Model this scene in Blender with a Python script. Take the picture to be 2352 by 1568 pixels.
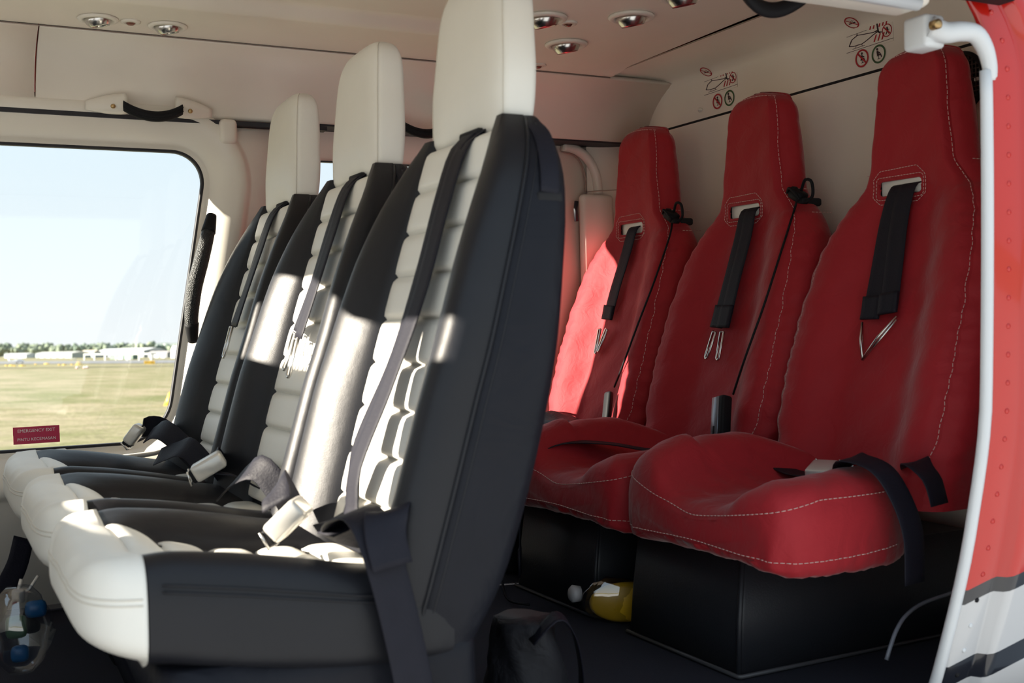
import bpy, bmesh, math, random
import numpy as np
from mathutils import Vector, Matrix

random.seed(4)
for o in list(bpy.data.objects):
    bpy.data.objects.remove(o, do_unlink=True)
SC = bpy.context.scene
COL = SC.collection

# ------------------------------------------------------------------ camera
CAMZ = 0.62
FPX = 2600.0
YAW, PITCH, ROLL = math.radians(27.49), math.radians(-0.89), math.radians(-1.421)


def cam_basis():
    cy, sy = math.cos(YAW), math.sin(YAW)
    fw = Vector((sy * math.cos(PITCH), cy * math.cos(PITCH), math.sin(PITCH)))
    r = Vector((cy, -sy, 0))
    u = r.cross(fw)
    c, s = math.cos(ROLL), math.sin(ROLL)
    return r * c + u * s, r * (-s) + u * c, fw


CR, CU, CF = cam_basis()
cd = bpy.data.cameras.new('camera')
cd.sensor_width = 36.0
cd.lens = FPX / 2352 * 36.0
cd.clip_start = 0.05
cd.clip_end = 5000
cd.dof.use_dof = True
cd.dof.focus_distance = 2.65
cd.dof.aperture_fstop = 6.3
cam = bpy.data.objects.new('camera', cd)
COL.objects.link(cam)
M = Matrix((CR, CU, -CF)).transposed().to_4x4()
M.translation = Vector((0, 0, CAMZ))
cam.matrix_world = M
SC.camera = cam

# ------------------------------------------------------------------ world, sun, exposure
wd = bpy.data.worlds.new('sky')
SC.world = wd
wd.use_nodes = True
nt = wd.node_tree
nt.nodes.clear()
out = nt.nodes.new('ShaderNodeOutputWorld')
bg = nt.nodes.new('ShaderNodeBackground')
tc = nt.nodes.new('ShaderNodeTexCoord')
sp = nt.nodes.new('ShaderNodeSeparateXYZ')
rp = nt.nodes.new('ShaderNodeValToRGB')
nt.links.new(tc.outputs['Generated'], sp.inputs[0])
nt.links.new(sp.outputs['Z'], rp.inputs[0])
nt.links.new(rp.outputs[0], bg.inputs[0])
nt.links.new(bg.outputs[0], out.inputs[0])
el = rp.color_ramp.elements
el[0].position = 0.0
el[0].color = (0.90, 0.93, 0.95, 1)
el[1].position = 1.0
el[1].color = (0.60, 0.74, 0.92, 1)
e = el.new(0.18)
e.color = (0.74, 0.88, 0.97, 1)
bg.inputs[1].default_value = 0.98

SUN_DIR = Vector((1.0, -0.34, -0.37)).normalized()
sd = bpy.data.lights.new('sun', 'SUN')
sd.energy = 19.0
sd.color = (1.0, 0.90, 0.75)
sd.angle = math.radians(0.6)
sun = bpy.data.objects.new('sun', sd)
COL.objects.link(sun)
sun.rotation_euler = SUN_DIR.to_track_quat('-Z', 'Y').to_euler()
sun.location = (-6, 3, 5)

vs = SC.view_settings
vs.view_transform = 'Standard'
vs.look = 'None'
vs.exposure = 0.25
vs.gamma = 1.0
vs.use_curve_mapping = False

# ------------------------------------------------------------------ helpers


def at(px, py, **k):
    """photo pixel to the point where its ray meets the plane x=, y= or z= (world)"""
    d = CF + CR * ((px - 1176) / FPX) - CU * ((py - 784) / FPX)
    (a, v), = k.items()
    i = 'xyz'.index(a)
    o = Vector((0, 0, CAMZ))
    return o + d * ((v - o[i]) / d[i])


def ci(x, xs, ys):
    """smooth (Catmull-Rom) interpolation of a table"""
    xs = list(xs)
    ys = list(ys)
    if x <= xs[0]:
        return ys[0]
    if x >= xs[-1]:
        return ys[-1]
    i = 0
    while x > xs[i + 1]:
        i += 1

    def m(j):
        if j <= 0:
            return (ys[1] - ys[0]) / (xs[1] - xs[0])
        if j >= len(xs) - 1:
            return (ys[-1] - ys[-2]) / (xs[-1] - xs[-2])
        a = (ys[j] - ys[j - 1]) / (xs[j] - xs[j - 1])
        b = (ys[j + 1] - ys[j]) / (xs[j + 1] - xs[j])
        return 0 if a * b <= 0 else 2 * a * b / (a + b)
    h = xs[i + 1] - xs[i]
    t = (x - xs[i]) / h
    return ((2 * t**3 - 3 * t**2 + 1) * ys[i] + (t**3 - 2 * t**2 + t) * h * m(i)
            + (-2 * t**3 + 3 * t**2) * ys[i + 1] + (t**3 - t**2) * h * m(i + 1))


def smooth_path(pts, n):
    """n points along a Catmull-Rom curve through pts (any dimension)"""
    P = [np.array(p, float) for p in pts]
    L = [0]
    for a, b in zip(P[:-1], P[1:]):
        L.append(L[-1] + max(np.linalg.norm(b - a), 1e-6))
    o = []
    for k in range(n):
        t = L[-1] * k / (n - 1)
        i = 0
        while i < len(P) - 2 and t > L[i + 1]:
            i += 1
        s = (t - L[i]) / (L[i + 1] - L[i])
        p0 = P[i - 1] if i > 0 else 2 * P[i] - P[i + 1]
        p3 = P[i + 2] if i + 2 < len(P) else 2 * P[i + 1] - P[i]
        p1, p2 = P[i], P[i + 1]
        o.append(0.5 * ((2 * p1) + (-p0 + p2) * s + (2 * p0 - 5 * p1 + 4 * p2 - p3) * s * s
                        + (-p0 + 3 * p1 - 3 * p2 + p3) * s**3))
    return o


def obj(name, verts, faces, mat, parent=None, smooth=True, world=True, mats=None, idx=None):
    """one mesh object; verts in world space (made local to the parent's location)"""
    me = bpy.data.meshes.new(name)
    off = Vector(parent.location) if (parent is not None and world) else Vector((0, 0, 0))
    if parent is not None and world and parent.parent is not None:
        off = Vector(parent.parent.location) + off
    me.from_pydata([tuple(Vector((float(v[0]), float(v[1]), float(v[2]))) - off) for v in verts], [], faces)
    bm = bmesh.new()
    bm.from_mesh(me)
    bmesh.ops.recalc_face_normals(bm, faces=bm.faces)
    bm.to_mesh(me)
    bm.free()
    if mats:
        for m_ in mats:
            me.materials.append(m_)
    else:
        me.materials.append(mat)
    if smooth:
        me.polygons.foreach_set('use_smooth', [True] * len(me.polygons))
    o = bpy.data.objects.new(name, me)
    COL.objects.link(o)
    if parent is not None:
        o.parent = parent
    return o


def tag(o, label, cat, group=None):
    o['label'] = label
    o['category'] = cat
    if group:
        o['group'] = group
    return o


def struct(o, label=None):
    o['kind'] = 'structure'
    if label:
        o['label'] = label
    return o


def empty(name, loc, label=None, cat=None, group=None):
    o = bpy.data.objects.new(name, None)
    o.empty_display_size = 0.05
    o.location = loc
    COL.objects.link(o)
    if label:
        tag(o, label, cat, group)
    return o


def gridfaces(nu, nv, cu=False, cv=False):
    f = []
    for i in range(nu if cu else nu - 1):
        for j in range(nv if cv else nv - 1):
            a = i * nv + j
            b = i * nv + (j + 1) % nv
            c = ((i + 1) % nu) * nv + (j + 1) % nv
            d = ((i + 1) % nu) * nv + j
            f.append((a, b, c, d))
    return f


def loft(sections, closed=True, caps=True):
    n = len(sections[0])
    v = [p for s in sections for p in s]
    f = gridfaces(len(sections), n, False, closed)
    if caps and closed:
        f.append(tuple(range(n))[::-1])
        f.append(tuple(range((len(sections) - 1) * n, len(sections) * n)))
    return v, f


def patch(fn, u0, u1, v0, v1, nu, nv):
    v = []
    for i in range(nu):
        for j in range(nv):
            v.append(fn(u0 + (u1 - u0) * i / (nu - 1), v0 + (v1 - v0) * j / (nv - 1)))
    return v, gridfaces(nu, nv)


def merge(*vf):
    V, Fc = [], []
    for v, f in vf:
        o = len(V)
        V += list(v)
        Fc += [tuple(i + o for i in q) for q in f]
    return V, Fc


def frames(pts):
    P = [Vector(tuple(p)) for p in pts]
    T = []
    for i in range(len(P)):
        a = P[max(0, i - 1)]
        b = P[min(len(P) - 1, i + 1)]
        T.append((b - a).normalized())
    return P, T


def tube(pts, r, n=8, taper=None):
    P, T = frames(pts)
    up = Vector((0, 0, 1)) if abs(T[0].z) < .9 else Vector((1, 0, 0))
    x = T[0].cross(up).normalized()
    secs = []
    for i, (p, t) in enumerate(zip(P, T)):
        x = (x - t * x.dot(t)).normalized()
        y = t.cross(x)
        rr = r if taper is None else r * taper(i / (len(P) - 1))
        secs.append([p + x * math.cos(2 * math.pi * k / n) * rr + y * math.sin(2 * math.pi * k / n) * rr for k in range(n)])
    return loft(secs)


def ribbon(pts, wdirs, width, th=0.0025, widths=None):
    """flat webbing along pts; wdirs = across direction (one vector or one per point)"""
    P, T = frames(pts)
    secs = []
    for i, (p, t) in enumerate(zip(P, T)):
        w = Vector(wdirs[i]) if isinstance(wdirs, list) else Vector(wdirs)
        w = (w - t * w.dot(t)).normalized()
        n = t.cross(w)
        hw = (widths[i] if widths else width) / 2
        sec = []
        for a, b in ((-1, -.4), (-.96, -1), (-.5, -1), (0, -.8), (.5, -1), (.96, -1), (1, -.4), (1, .4), (.96, 1), (.5, 1), (0, .8), (-.5, 1), (-.96, 1), (-1, .4)):
            sec.append(p + w * hw * a + n * th / 2 * b)
        secs.append(sec)
    return loft(secs)


def rbox(c, s, r=0.004, seg=2, rot=None):
    bm = bmesh.new()
    bmesh.ops.create_cube(bm, size=1)
    for v in bm.verts:
        v.co = Vector((v.co.x * s[0], v.co.y * s[1], v.co.z * s[2]))
    if r > 0:
        bmesh.ops.bevel(bm, geom=list(bm.edges) + list(bm.verts), offset=r, segments=seg, profile=.5, affect='EDGES')
    R_ = rot if rot else Matrix.Identity(3)
    bm.verts.index_update()
    v = [R_ @ q.co + Vector(c) for q in bm.verts]
    f = [tuple(q.index for q in p.verts) for p in bm.faces]
    bm.free()
    return v, f


def lathe(c, axis, prof, n=24):
    """profile of (radius, height) about axis through c"""
    a = Vector(axis).normalized()
    x = a.orthogonal().normalized()
    y = a.cross(x)
    secs = [[Vector(c) + a * h + (x * math.cos(2 * math.pi * k / n) + y * math.sin(2 * math.pi * k / n)) * max(r, 1e-5) for k in range(n)] for r, h in prof]
    return loft(secs)


def prism(loop, d):
    d = Vector(d)
    a = [Vector(p) for p in loop]
    return loft([a, [p + d for p in a]])


def rrect(w, h, r, n=5, cx=0, cy=0):
    o = []
    for qx, qy, a0 in ((1, 1, 0), (-1, 1, 90), (-1, -1, 180), (1, -1, 270)):
        for k in range(n + 1):
            a = math.radians(a0 + 90 * k / n)
            o.append((cx + qx * (w / 2 - r) + r * math.cos(a), cy + qy * (h / 2 - r) + r * math.sin(a)))
    return o


# ------------------------------------------------------------------ materials


def mat(name, col, rough=.5, metal=0, noise=None, bump=None, coat=0, spec=.5, sheen=0, var=.12):
    m = bpy.data.materials.new(name)
    m.use_nodes = True
    N = m.node_tree.nodes
    L = m.node_tree.links
    b = N['Principled BSDF']
    b.inputs['Base Color'].default_value = (*col, 1)
    b.inputs['Roughness'].default_value = rough
    b.inputs['Metallic'].default_value = metal
    b.inputs['Coat Weight'].default_value = coat
    b.inputs['Specular IOR Level'].default_value = spec
    if sheen:
        b.inputs['Sheen Weight'].default_value = sheen
        b.inputs['Sheen Roughness'].default_value = .4
    t = N.new('ShaderNodeTexCoord')
    if noise:
        n = N.new('ShaderNodeTexNoise')
        n.inputs['Scale'].default_value = noise
        n.inputs['Detail'].default_value = 4
        L.new(t.outputs['Object'], n.inputs['Vector'])
        mx = N.new('ShaderNodeMix')
        mx.data_type = 'RGBA'
        mx.inputs[6].default_value = (*[c * (1 - var) for c in col], 1)
        mx.inputs[7].default_value = (*[min(1, c * (1 + var)) for c in col], 1)
        L.new(n.outputs[0], mx.inputs[0])
        L.new(mx.outputs[2], b.inputs['Base Color'])
    if bump:
        prev = None
        for sc, dist, kind in bump:
            if kind == 'v':
                n = N.new('ShaderNodeTexVoronoi')
                h = n.outputs['Distance']
            else:
                n = N.new('ShaderNodeTexNoise')
                n.inputs['Detail'].default_value = 3
                if kind == 'd':
                    n.inputs['Distortion'].default_value = 1.2
                h = n.outputs[0]
            n.inputs['Scale'].default_value = sc
            L.new(t.outputs['Object'], n.inputs['Vector'])
            bp = N.new('ShaderNodeBump')
            bp.inputs['Strength'].default_value = 1
            bp.inputs['Distance'].default_value = dist
            L.new(h, bp.inputs['Height'])
            if prev:
                L.new(prev.outputs[0], bp.inputs['Normal'])
            prev = bp
        L.new(prev.outputs[0], b.inputs['Normal'])
    return m


def glass_mat(name, refl=.06, tint=(.97, .985, .985)):
    m = bpy.data.materials.new(name)
    m.use_nodes = True
    N = m.node_tree.nodes
    L = m.node_tree.links
    N.clear()
    o = N.new('ShaderNodeOutputMaterial')
    mx = N.new('ShaderNodeMixShader')
    tr = N.new('ShaderNodeBsdfTransparent')
    tr.inputs[0].default_value = (*tint, 1)
    gl = N.new('ShaderNodeBsdfGlossy')
    gl.inputs['Roughness'].default_value = .03
    mx.inputs[0].default_value = refl
    L.new(tr.outputs[0], mx.inputs[1])
    L.new(gl.outputs[0], mx.inputs[2])
    L.new(mx.outputs[0], o.inputs[0])
    return m


CREAM = mat('cream_trim', (.84, .77, .68), .42, noise=9, var=.04, bump=[(900, .00006, 'v')])
CREAM2 = mat('cream_frame', (.80, .75, .67), .36, noise=6, var=.03)
WHITEL = mat('ivory_leather', (.80, .78, .72), .46, noise=14, var=.04, bump=[(700, .00010, 'v')])
WHITED = mat('ivory_thread', (.66, .62, .54), .6, noise=40)
BLACKL = mat('black_leather', (.011, .0115, .015), .42, spec=.29, noise=20, var=.15, bump=[(800, .00012, 'v'), (14, .0016, 'n')])
BLACKS = mat('black_side_leather', (.0085, .0092, .014), .50, spec=.19, noise=16, var=.15, bump=[(700, .00012, 'v'), (9, .006, 'd')])
RED = mat('red_fabric', (.36, .014, .022), .68, noise=12, var=.08, sheen=.22, spec=.32, bump=[(26, .0022, 'd'), (9, .004, 'n')])
STITCH = mat('white_thread', (.70, .48, .44), .7, noise=60)
WEB = mat('black_webbing', (.010, .010, .017), .60, spec=.22, noise=50, bump=[(260, .0006, 'n')])
CHROME = mat('polished_steel', (.66, .65, .63), .24, 1, noise=30, var=.04)
SILVER = mat('satin_buckle', (.62, .60, .56), .3, .35, noise=30, var=.04)
BLACKP = mat('black_plastic', (.011, .011, .013), .60, spec=.16, noise=30)
DARK = mat('dark_gap', (.010, .010, .012), .9, noise=20)
CARPET = mat('navy_carpet', (.009, .010, .022), .95, noise=300, var=.5, bump=[(500, .002, 'n')])
BASEM = mat('dark_base_panel', (.017, .018, .023), .5, noise=30, bump=[(300, .0004, 'n')])
WHITEP = mat('white_enamel', (.66, .68, .70), .32, noise=8, var=.04)
RUBBER = mat('rubber_seal', (.015, .014, .02), .6, noise=40)
GLASS = glass_mat('window_glass', .05)
PLASTIC_BAG = glass_mat('clear_plastic', .22, (.9, .92, .95))
LENS = mat('lamp_lens', (.16, .16, .16), .2, .2, noise=40)
BRASS = mat('brass_screw', (.45, .30, .14), .35, .9, noise=60)
GREENS = mat('sticker_green', (.035, .10, .03), .5, noise=30)
REDS = mat('sticker_red', (.42, .012, .02), .5, noise=30)
INK = mat('sticker_ink', (.035, .012, .018), .5, noise=30)
CLEARS = mat('sticker_backing', (.84, .77, .68), .40, noise=30, var=.02)
MAGENTA = mat('exit_sticker_red', (.52, .015, .075), .45, noise=20, var=.05)
WHITEINK = mat('white_ink', (.80, .72, .74), .5, noise=30, var=.03)
YELLOW = mat('yellow_plastic', (.80, .46, .02), .35, noise=20)
BLUEB = mat('blue_print', (.012, .10, .26), .3, noise=14, var=.5)
GREENB = mat('green_print', (.07, .15, .08), .3, noise=14, var=.5)


def livery():
    m = bpy.data.materials.new('fuselage_paint')
    m.use_nodes = True
    N = m.node_tree.nodes
    L = m.node_tree.links
    b = N['Principled BSDF']
    b.inputs['Roughness'].default_value = .16
    b.inputs['Coat Weight'].default_value = .6
    b.inputs['Coat Roughness'].default_value = .04
    t = N.new('ShaderNodeTexCoord')
    s = N.new('ShaderNodeSeparateXYZ')
    L.new(t.outputs['Object'], s.inputs[0])
    k = N.new('ShaderNodeMath')       # slanted coordinate: z - 0.42*(x-1.36)
    k.operation = 'MULTIPLY_ADD'
    k.inputs[1].default_value = -LIV_SLOPE
    L.new(s.outputs['X'], k.inputs[0])
    L.new(s.outputs['Z'], k.inputs[2])
    r = N.new('ShaderNodeMapRange')
    r.inputs[1].default_value = -1
    r.inputs[2].default_value = 1
    L.new(k.outputs[0], r.inputs[0])
    c = N.new('ShaderNodeValToRGB')
    c.color_ramp.interpolation = 'CONSTANT'
    E_ = c.color_ramp.elements
    W_, B_, R_ = (.56, .56, .57, 1), (.015, .017, .024, 1), (.52, .013, .008, 1)
    E_[0].position = 0
    E_[0].color = W_
    E_[1].position = (LIV[0] + 1) / 2
    E_[1].color = B_
    for q, w in zip(LIV[1:], (W_, B_, R_)):
        n = E_.new((q + 1) / 2)
        n.color = w
    L.new(r.outputs[0], c.inputs[0])
    L.new(c.outputs[0], b.inputs['Base Color'])
    return m


LIV_SLOPE = 0.30
LIV = [-.374, -.334, -.229, -.204]   # z' boundaries: white | black | white | black | red

# ------------------------------------------------------------------ cabin shell
YF = 2.72      # inner face of the far wall
YC = 1.93      # cabin centre line

# floor
fl = obj('floor', *rbox((0.68, 1.95, -.02), (2.5, 1.62, .04), .003, 1), CARPET, smooth=False)
struct(fl)

# fuselage belly and outer roof, so the cabin is a closed shell
RED_SKIN = mat('red_skin', (.52, .013, .008), .2, noise=6, var=.03, coat=.5)
roofprof = [(2.87, 1.10), (2.79, 1.24), (2.60, 1.37), (2.30, 1.44), (1.93, 1.46), (1.56, 1.44), (1.26, 1.37), (1.12, 1.24), (1.08, 1.10), (1.11, 1.09), (1.16, 1.20), (1.28, 1.325), (1.56, 1.40), (1.93, 1.415), (2.30, 1.40), (2.58, 1.33), (2.74, 1.22), (2.84, 1.10)]
v, f = loft([[(x, y, z) for y, z in roofprof] for x in np.linspace(-.62, 2.2, 9)])
struct(obj('trim_1', v, f, RED_SKIN))


def sheared(w0, w1, z0, z1, rt, rb, shear, n=12):
    """rounded window outline in (x, z); x is sheared with height"""
    pts = []
    for cx, cz, r, a0 in ((w1 - rt, z1 - rt, rt, 0), (w0 + rt, z1 - rt, rt, 90), (w0 + rb, z0 + rb, rb, 180), (w1 - rb, z0 + rb, rb, 270)):
        for k in range(n + 1):
            a = math.radians(a0 + 90 * k / n)
            pts.append((cx + r * math.cos(a), cz + r * math.sin(a)))
    return [(x + (z - .7) * shear, z) for x, z in pts]


def grow(loop, d):
    P = [Vector((p[0], p[1])) for p in loop]
    o = []
    for i in range(len(P)):
        t = (P[(i + 1) % len(P)] - P[i - 1])
        if t.length < 1e-7:
            t = Vector((0, 1))
        t.normalize()
        o.append((P[i].x + t.y * d, P[i].y - t.x * d))
    return o


def wall_with_window(name, loop, rect, prof, mat_, parent=None, shear=0):
    """ring surfaces from the window outline out to a rectangle; prof = (grow, y)"""
    secs = [[(x, y, z) for x, z in grow(loop, g)] for g, y in prof]
    last = grow(loop, prof[-1][0])
    x0, x1, z0, z1 = rect
    cx = sum(p[0] for p in last) / len(last)
    cz = sum(p[1] for p in last) / len(last)
    n = len(last) // 4
    corners = [(x1, z1), (x0, z1), (x0, z0), (x1, z0)]
    rim = []
    for q in range(4):
        px_, pz_ = corners[q]
        for k in range(n):
            t = (k + .5) / n - .5
            # walk around each corner: half before, half after
            nxt = corners[(q + 1) % 4]
            prv = corners[q - 1]
            if t < 0:
                rim.append((px_ + (prv[0] - px_) * (-t) , pz_ + (prv[1] - pz_) * (-t)))
            elif abs(t) < 1e-9:
                rim.append((px_, pz_))
            else:
                rim.append((px_ + (nxt[0] - px_) * t, pz_ + (nxt[1] - pz_) * t))
    rim = [(x + (z - .7) * shear, z) for x, z in rim]
    secs.append([(x, prof[-1][1], z) for x, z in rim])
    secs.append([(x, prof[-1][1] + .03, z) for x, z in rim])
    v, f = loft(secs, True, False)
    return obj(name, v, f, mat_, parent)


W1 = sheared(-.02, .559, .364, 1.048, .085, .095, .17)
YA = 2.79
W2 = sheared(.835, 1.445, .42, 1.052, .07, .09, .06)
FR = [(0, YF + .040), (0, YF + .028), (.004, YF + .025), (.012, YF + .024), (.016, YF + .018), (.026, YF + .004), (.05, YF - .020), (.072, YF - .030), (.088, YF - .031), (.096, YF - .026), (.104, YF - .012), (.112, YF - .006)]
d1 = wall_with_window('door_1', W1, (-.42, .722, .02, 1.106), FR, CREAM2, shear=.17)
struct(d1, 'far cabin door lined in cream with a raised window surround')
wf = wall_with_window('wall_far', W2, (.70, 1.9, .0, 1.13), [(0, YA + .04), (0, YA + .02), (.01, YA + .016), (.03, YA), (.06, YA - .012), (.10, YA - .014), (.115, YA - .004)], CREAM, shear=.0)
struct(wf)


def pane(name, loop, y, label):
    lp = grow(loop, .012)
    g = obj(name, [(x, y, z) for x, z in lp] + [(x, y + .004, z) for x, z in lp], [tuple(range(len(lp))), tuple(range(len(lp), 2 * len(lp)))[::-1]] + [(i, (i + 1) % len(lp), len(lp) + (i + 1) % len(lp), len(lp) + i) for i in range(len(lp))], GLASS, smooth=False)
    struct(g, label)
    seal_in, seal_out = grow(loop, -.0035), grow(loop, .004)
    secs = [[(x, y - .012, z) for x, z in seal_in], [(x, y - .017, z) for x, z in grow(loop, -.002)], [(x, y - .014, z) for x, z in seal_out], [(x, y - .001, z) for x, z in seal_out], [(x, y - .001, z) for x, z in seal_in], [(x, y - .012, z) for x, z in seal_in]]
    v_, f_ = loft(secs, True, False)
    s_ = obj('rubber_seal', v_, f_, RUBBER, g)
    return g


win1 = pane('window_1', W1, YF + .040, 'large clear window in the far cabin door')
win2 = pane('window_2', W2, YA + .036, 'clear window behind the front seats on the far side')

# outer skin behind the far wall: bands round the openings keep daylight out of the joints
v, f = merge(rbox((.83, YA + .055, 1.125), (2.8, .03, .11), .0), rbox((.83, YA + .055, .13), (2.8, .03, .42), .0),
             rbox((-.36, YA + .055, .7), (.42, .03, 1.0), 0), rbox((.745, YA + .055, .7), (.13, .03, 1.0), 0), rbox((1.88, YA + .055, .7), (.7, .03, 1.0), 0),
             rbox((.735, YF + .06, .55), (.012, .10, 1.1), 0))
struct(obj('wall_far_outer', v, f, DARK, smooth=False))

# door hinge gap and pillar trims
v, f = tube([at(495, 285, y=YF - .01), at(497, 305, y=YF - .01)], .006, 8)
struct(obj('trim_2', v, f, RUBBER))
v, f = rbox(at(522, 303, y=YF - .022), (.042, .04, .058), .012, 4)
tag(obj('hinge_cover', v, f, CREAM2), 'small cream hinge cover at the top corner of the far door', 'cover')

# upper side panels (far side), two pieces with a seam
SIDE = [(2.704, 1.121), (2.698, 1.135), (2.686, 1.162), (2.667, 1.193), (2.640, 1.222), (2.600, 1.248), (2.560, 1.263), (2.548, 1.266)]


def side_panel(name, x0, x1, mir=False, label=None):
    prof = smooth_path(SIDE, 20)
    if mir:
        prof = [(2 * YC - p[0], p[1]) for p in prof]
    back = [(p[0] + (.02 if not mir else -.02), p[1] + .012) for p in prof]
    v_, f_ = loft([[(x, p[0], p[1]) for p in prof] + [(x, p[0], p[1]) for p in back[::-1]] for x in np.linspace(x0, x1, 6)])
    return struct(obj(name, v_, f_, CREAM), label)


side_panel('trim_3', -.56, .233)
side_panel('trim_4', .2365, 1.86)
v, f = merge(rbox((.15, 2.705, 1.113), (1.5, .03, .010), .0), rbox((1.35, 2.752, 1.126), (1.0, .10, .010), 0))
struct(obj('trim_5', v, f, RUBBER, smooth=False), 'dark gap along the top of the far door')

# ceiling: flat lining with a shallow raised recess over the front row
CZ = 1.268


def ceil_z(x, y):
    z = CZ + .006 * math.exp(-((y - YC) / .4)**2)
    # recess: smooth step
    def st(t):
        t = min(1, max(0, t))
        return t * t * (3 - 2 * t)
    a = st((y - 1.52) / .05) * st((2.33 - y) / .05) * st((1.10 - x) / .06)
    z += .022 * a
    # roll-down towards the joint with the rear panel
    z += .010 * st((x - 1.46) / .18) * st((2.546 - y) / .10) * st((y - 1.31) / .10)
    return z


nu, nv = 150, 90
vv = []
for i in range(nu):
    for j in range(nv):
        x = -.56 + (1.642 + .56) * i / (nu - 1)
        y = 1.31 + (2.546 - 1.31) * j / (nv - 1)
        vv.append((x, y, ceil_z(x, y)))
struct(obj('ceiling', vv, gridfaces(nu, nv), CREAM))
# near upper side panel (above the open door)
side_panel('trim_6', -.56, 1.70, True)

# rear bulkhead: slanted upper lining, ledge line and lower wall
RB = [(1.645, 1.2800), (1.70, 1.2796), (1.76, 1.2790), (1.805, 1.2770), (1.832, 1.271), (1.846, 1.258), (1.851, 1.235), (1.852, 1.152)]


def rear_upper(y, t):
    p = smooth_path(RB, 24)
    q = t * 23
    i = min(22, int(q))
    s = q - i
    a = p[i] * (1 - s) + p[i + 1] * s
    return Vector((a[0], y, a[1]))


vv = []
for i in range(24):
    for y in np.linspace(1.20, 2.80, 30):
        vv.append(rear_upper(y, i / 23))
struct(obj('wall_back_upper', vv, gridfaces(24, 30), CREAM))
vv = [(1.852 - .02 * max(0, (.9 - z)) , y, z) for z in np.linspace(1.146, .0, 12) for y in np.linspace(1.12, 2.82, 20)]
struct(obj('wall_back', vv, gridfaces(12, 20), CREAM))
v, f = rbox((1.858, 1.98, 1.149), (.014, 1.7, .0045), 0)
struct(obj('trim_7', v, f, DARK, smooth=False))
v, f = rbox((1.95, 1.93, .65), (.05, 1.9, 1.6), 0)
struct(obj('wall_back_outer', v, f, DARK, smooth=False))

# far rear corner lining: a curved panel that turns from the side wall into the rear wall
vv = []
for z in np.linspace(.30, 1.150, 14):
    for k in range(12):
        a = math.radians(90 * k / 11)
        vv.append((1.70 + .15 * math.sin(a), YA - .15 - .012 + .15 * math.cos(a), z))
struct(obj('trim_8', vv, gridfaces(14, 12), CREAM))

# unseen panel added ahead of the cabin, cut out to shape the sun patches
XP = -.55


def to_front(x, y, z):
    """where a sun ray that reaches (x,y,z) crosses the added front panel"""
    t = (XP - x) / SUN_DIR.x
    return (y + SUN_DIR.y * t, z + SUN_DIR.z * t)


cut = [to_front(.56, 1.19, .585), to_front(.56, 1.27, .57), to_front(.53, 1.34, .25), to_front(.50, 1.60, .24), to_front(.55, 1.76, .30),
       to_front(.57, 1.86, .555), to_front(.57, 2.17, .560), to_front(.60, 2.18, .66), to_front(.62, 2.12, .715), to_front(.62, 1.95, .715), to_front(.61, 1.70, .655), to_front(.585, 1.62, .630), to_front(.56, 1.19, .630)]
bm = bmesh.new()
outer = [(1.08, -.05), (2.78, -.05), (2.78, 1.42), (1.08, 1.42)]
ov = [bm.verts.new((XP, *p)) for p in outer]
iv = [bm.verts.new((XP, *p)) for p in cut]
ed = [bm.edges.new((ov[i], ov[(i + 1) % 4])) for i in range(4)] + [bm.edges.new((iv[i], iv[(i + 1) % len(iv)])) for i in range(len(iv))]
bmesh.ops.triangle_fill(bm, edges=ed, use_beauty=True)
bm.verts.index_update()
fv = [tuple(q.co) for q in bm.verts]
ff = [tuple(q.index for q in p.verts) for p in bm.faces]
bm.free()
struct(obj('front_sun_mask', fv, ff, CREAM2, smooth=False))

# ------------------------------------------------------------------ near side: door frame and outer skin
def skin_y(z):
    return ci(z, [-.6, -.2, .0, .11, .3, .5, .95, 1.05, 1.2, 1.4], [1.62, 1.34, 1.235, 1.195, 1.142, 1.11, 1.10, 1.112, 1.17, 1.36])


LIVM = livery()
DX = 1.364


def frame_x(z):
    return DX - .55 * max(0, z - .98)**1.6 * 2.2 + 0.0 * z


prof = [(.0, .024), (.0, .02), (.004, .014), (.050, .012), (.056, .010), (.060, -.004), (.066, -.010), (.076, -.012), (.20, -.018), (.45, -.022), (.85, -.02)]
vv = []
zz = np.linspace(-.6, 1.42, 60)
for z in zz:
    for dx, dy in prof:
        vv.append((frame_x(z) + dx, skin_y(z) + dy, z))
wn = struct(obj('wall_near', vv, gridfaces(len(zz), len(prof)), LIVM), 'glossy red outer skin aft of the open door, black and white stripes')
rv, rf = lathe((0, 0, 0), (0, -1, 0), [(.0042, -.001), (.004, .0006), (.0028, .0016), (0.0001, .002)], 12)
rproto = {}
for k in range(31):
    z = -.18 + k * .041
    p = (frame_x(z) + .027, skin_y(z) + .0128, z)
    dark_z = z - LIV_SLOPE * p[0]
    key = 'r' if dark_z > LIV[3] + .012 else 'b' if (LIV[2] < dark_z or LIV[0] < dark_z < LIV[1]) else 'w'
    if key not in rproto:
        rproto[key] = obj('rivet', rv, rf, {'w': WHITEP, 'r': RED_SKIN, 'b': BLACKP}[key], wn, world=False)
        rproto[key].location = p
    else:
        q = rproto[key].copy()
        q.location = p
        COL.objects.link(q)
# white door-edge rail
pts = []
for z in np.linspace(-.12, .965, 30):
    pts.append((frame_x(z) - .004, skin_y(z) + .024, z))
rail = obj('door_rail', *tube(pts, .0088, 12), WHITEP)
tag(rail, 'white upright door rail along the edge of the red skin', 'rail')

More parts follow.
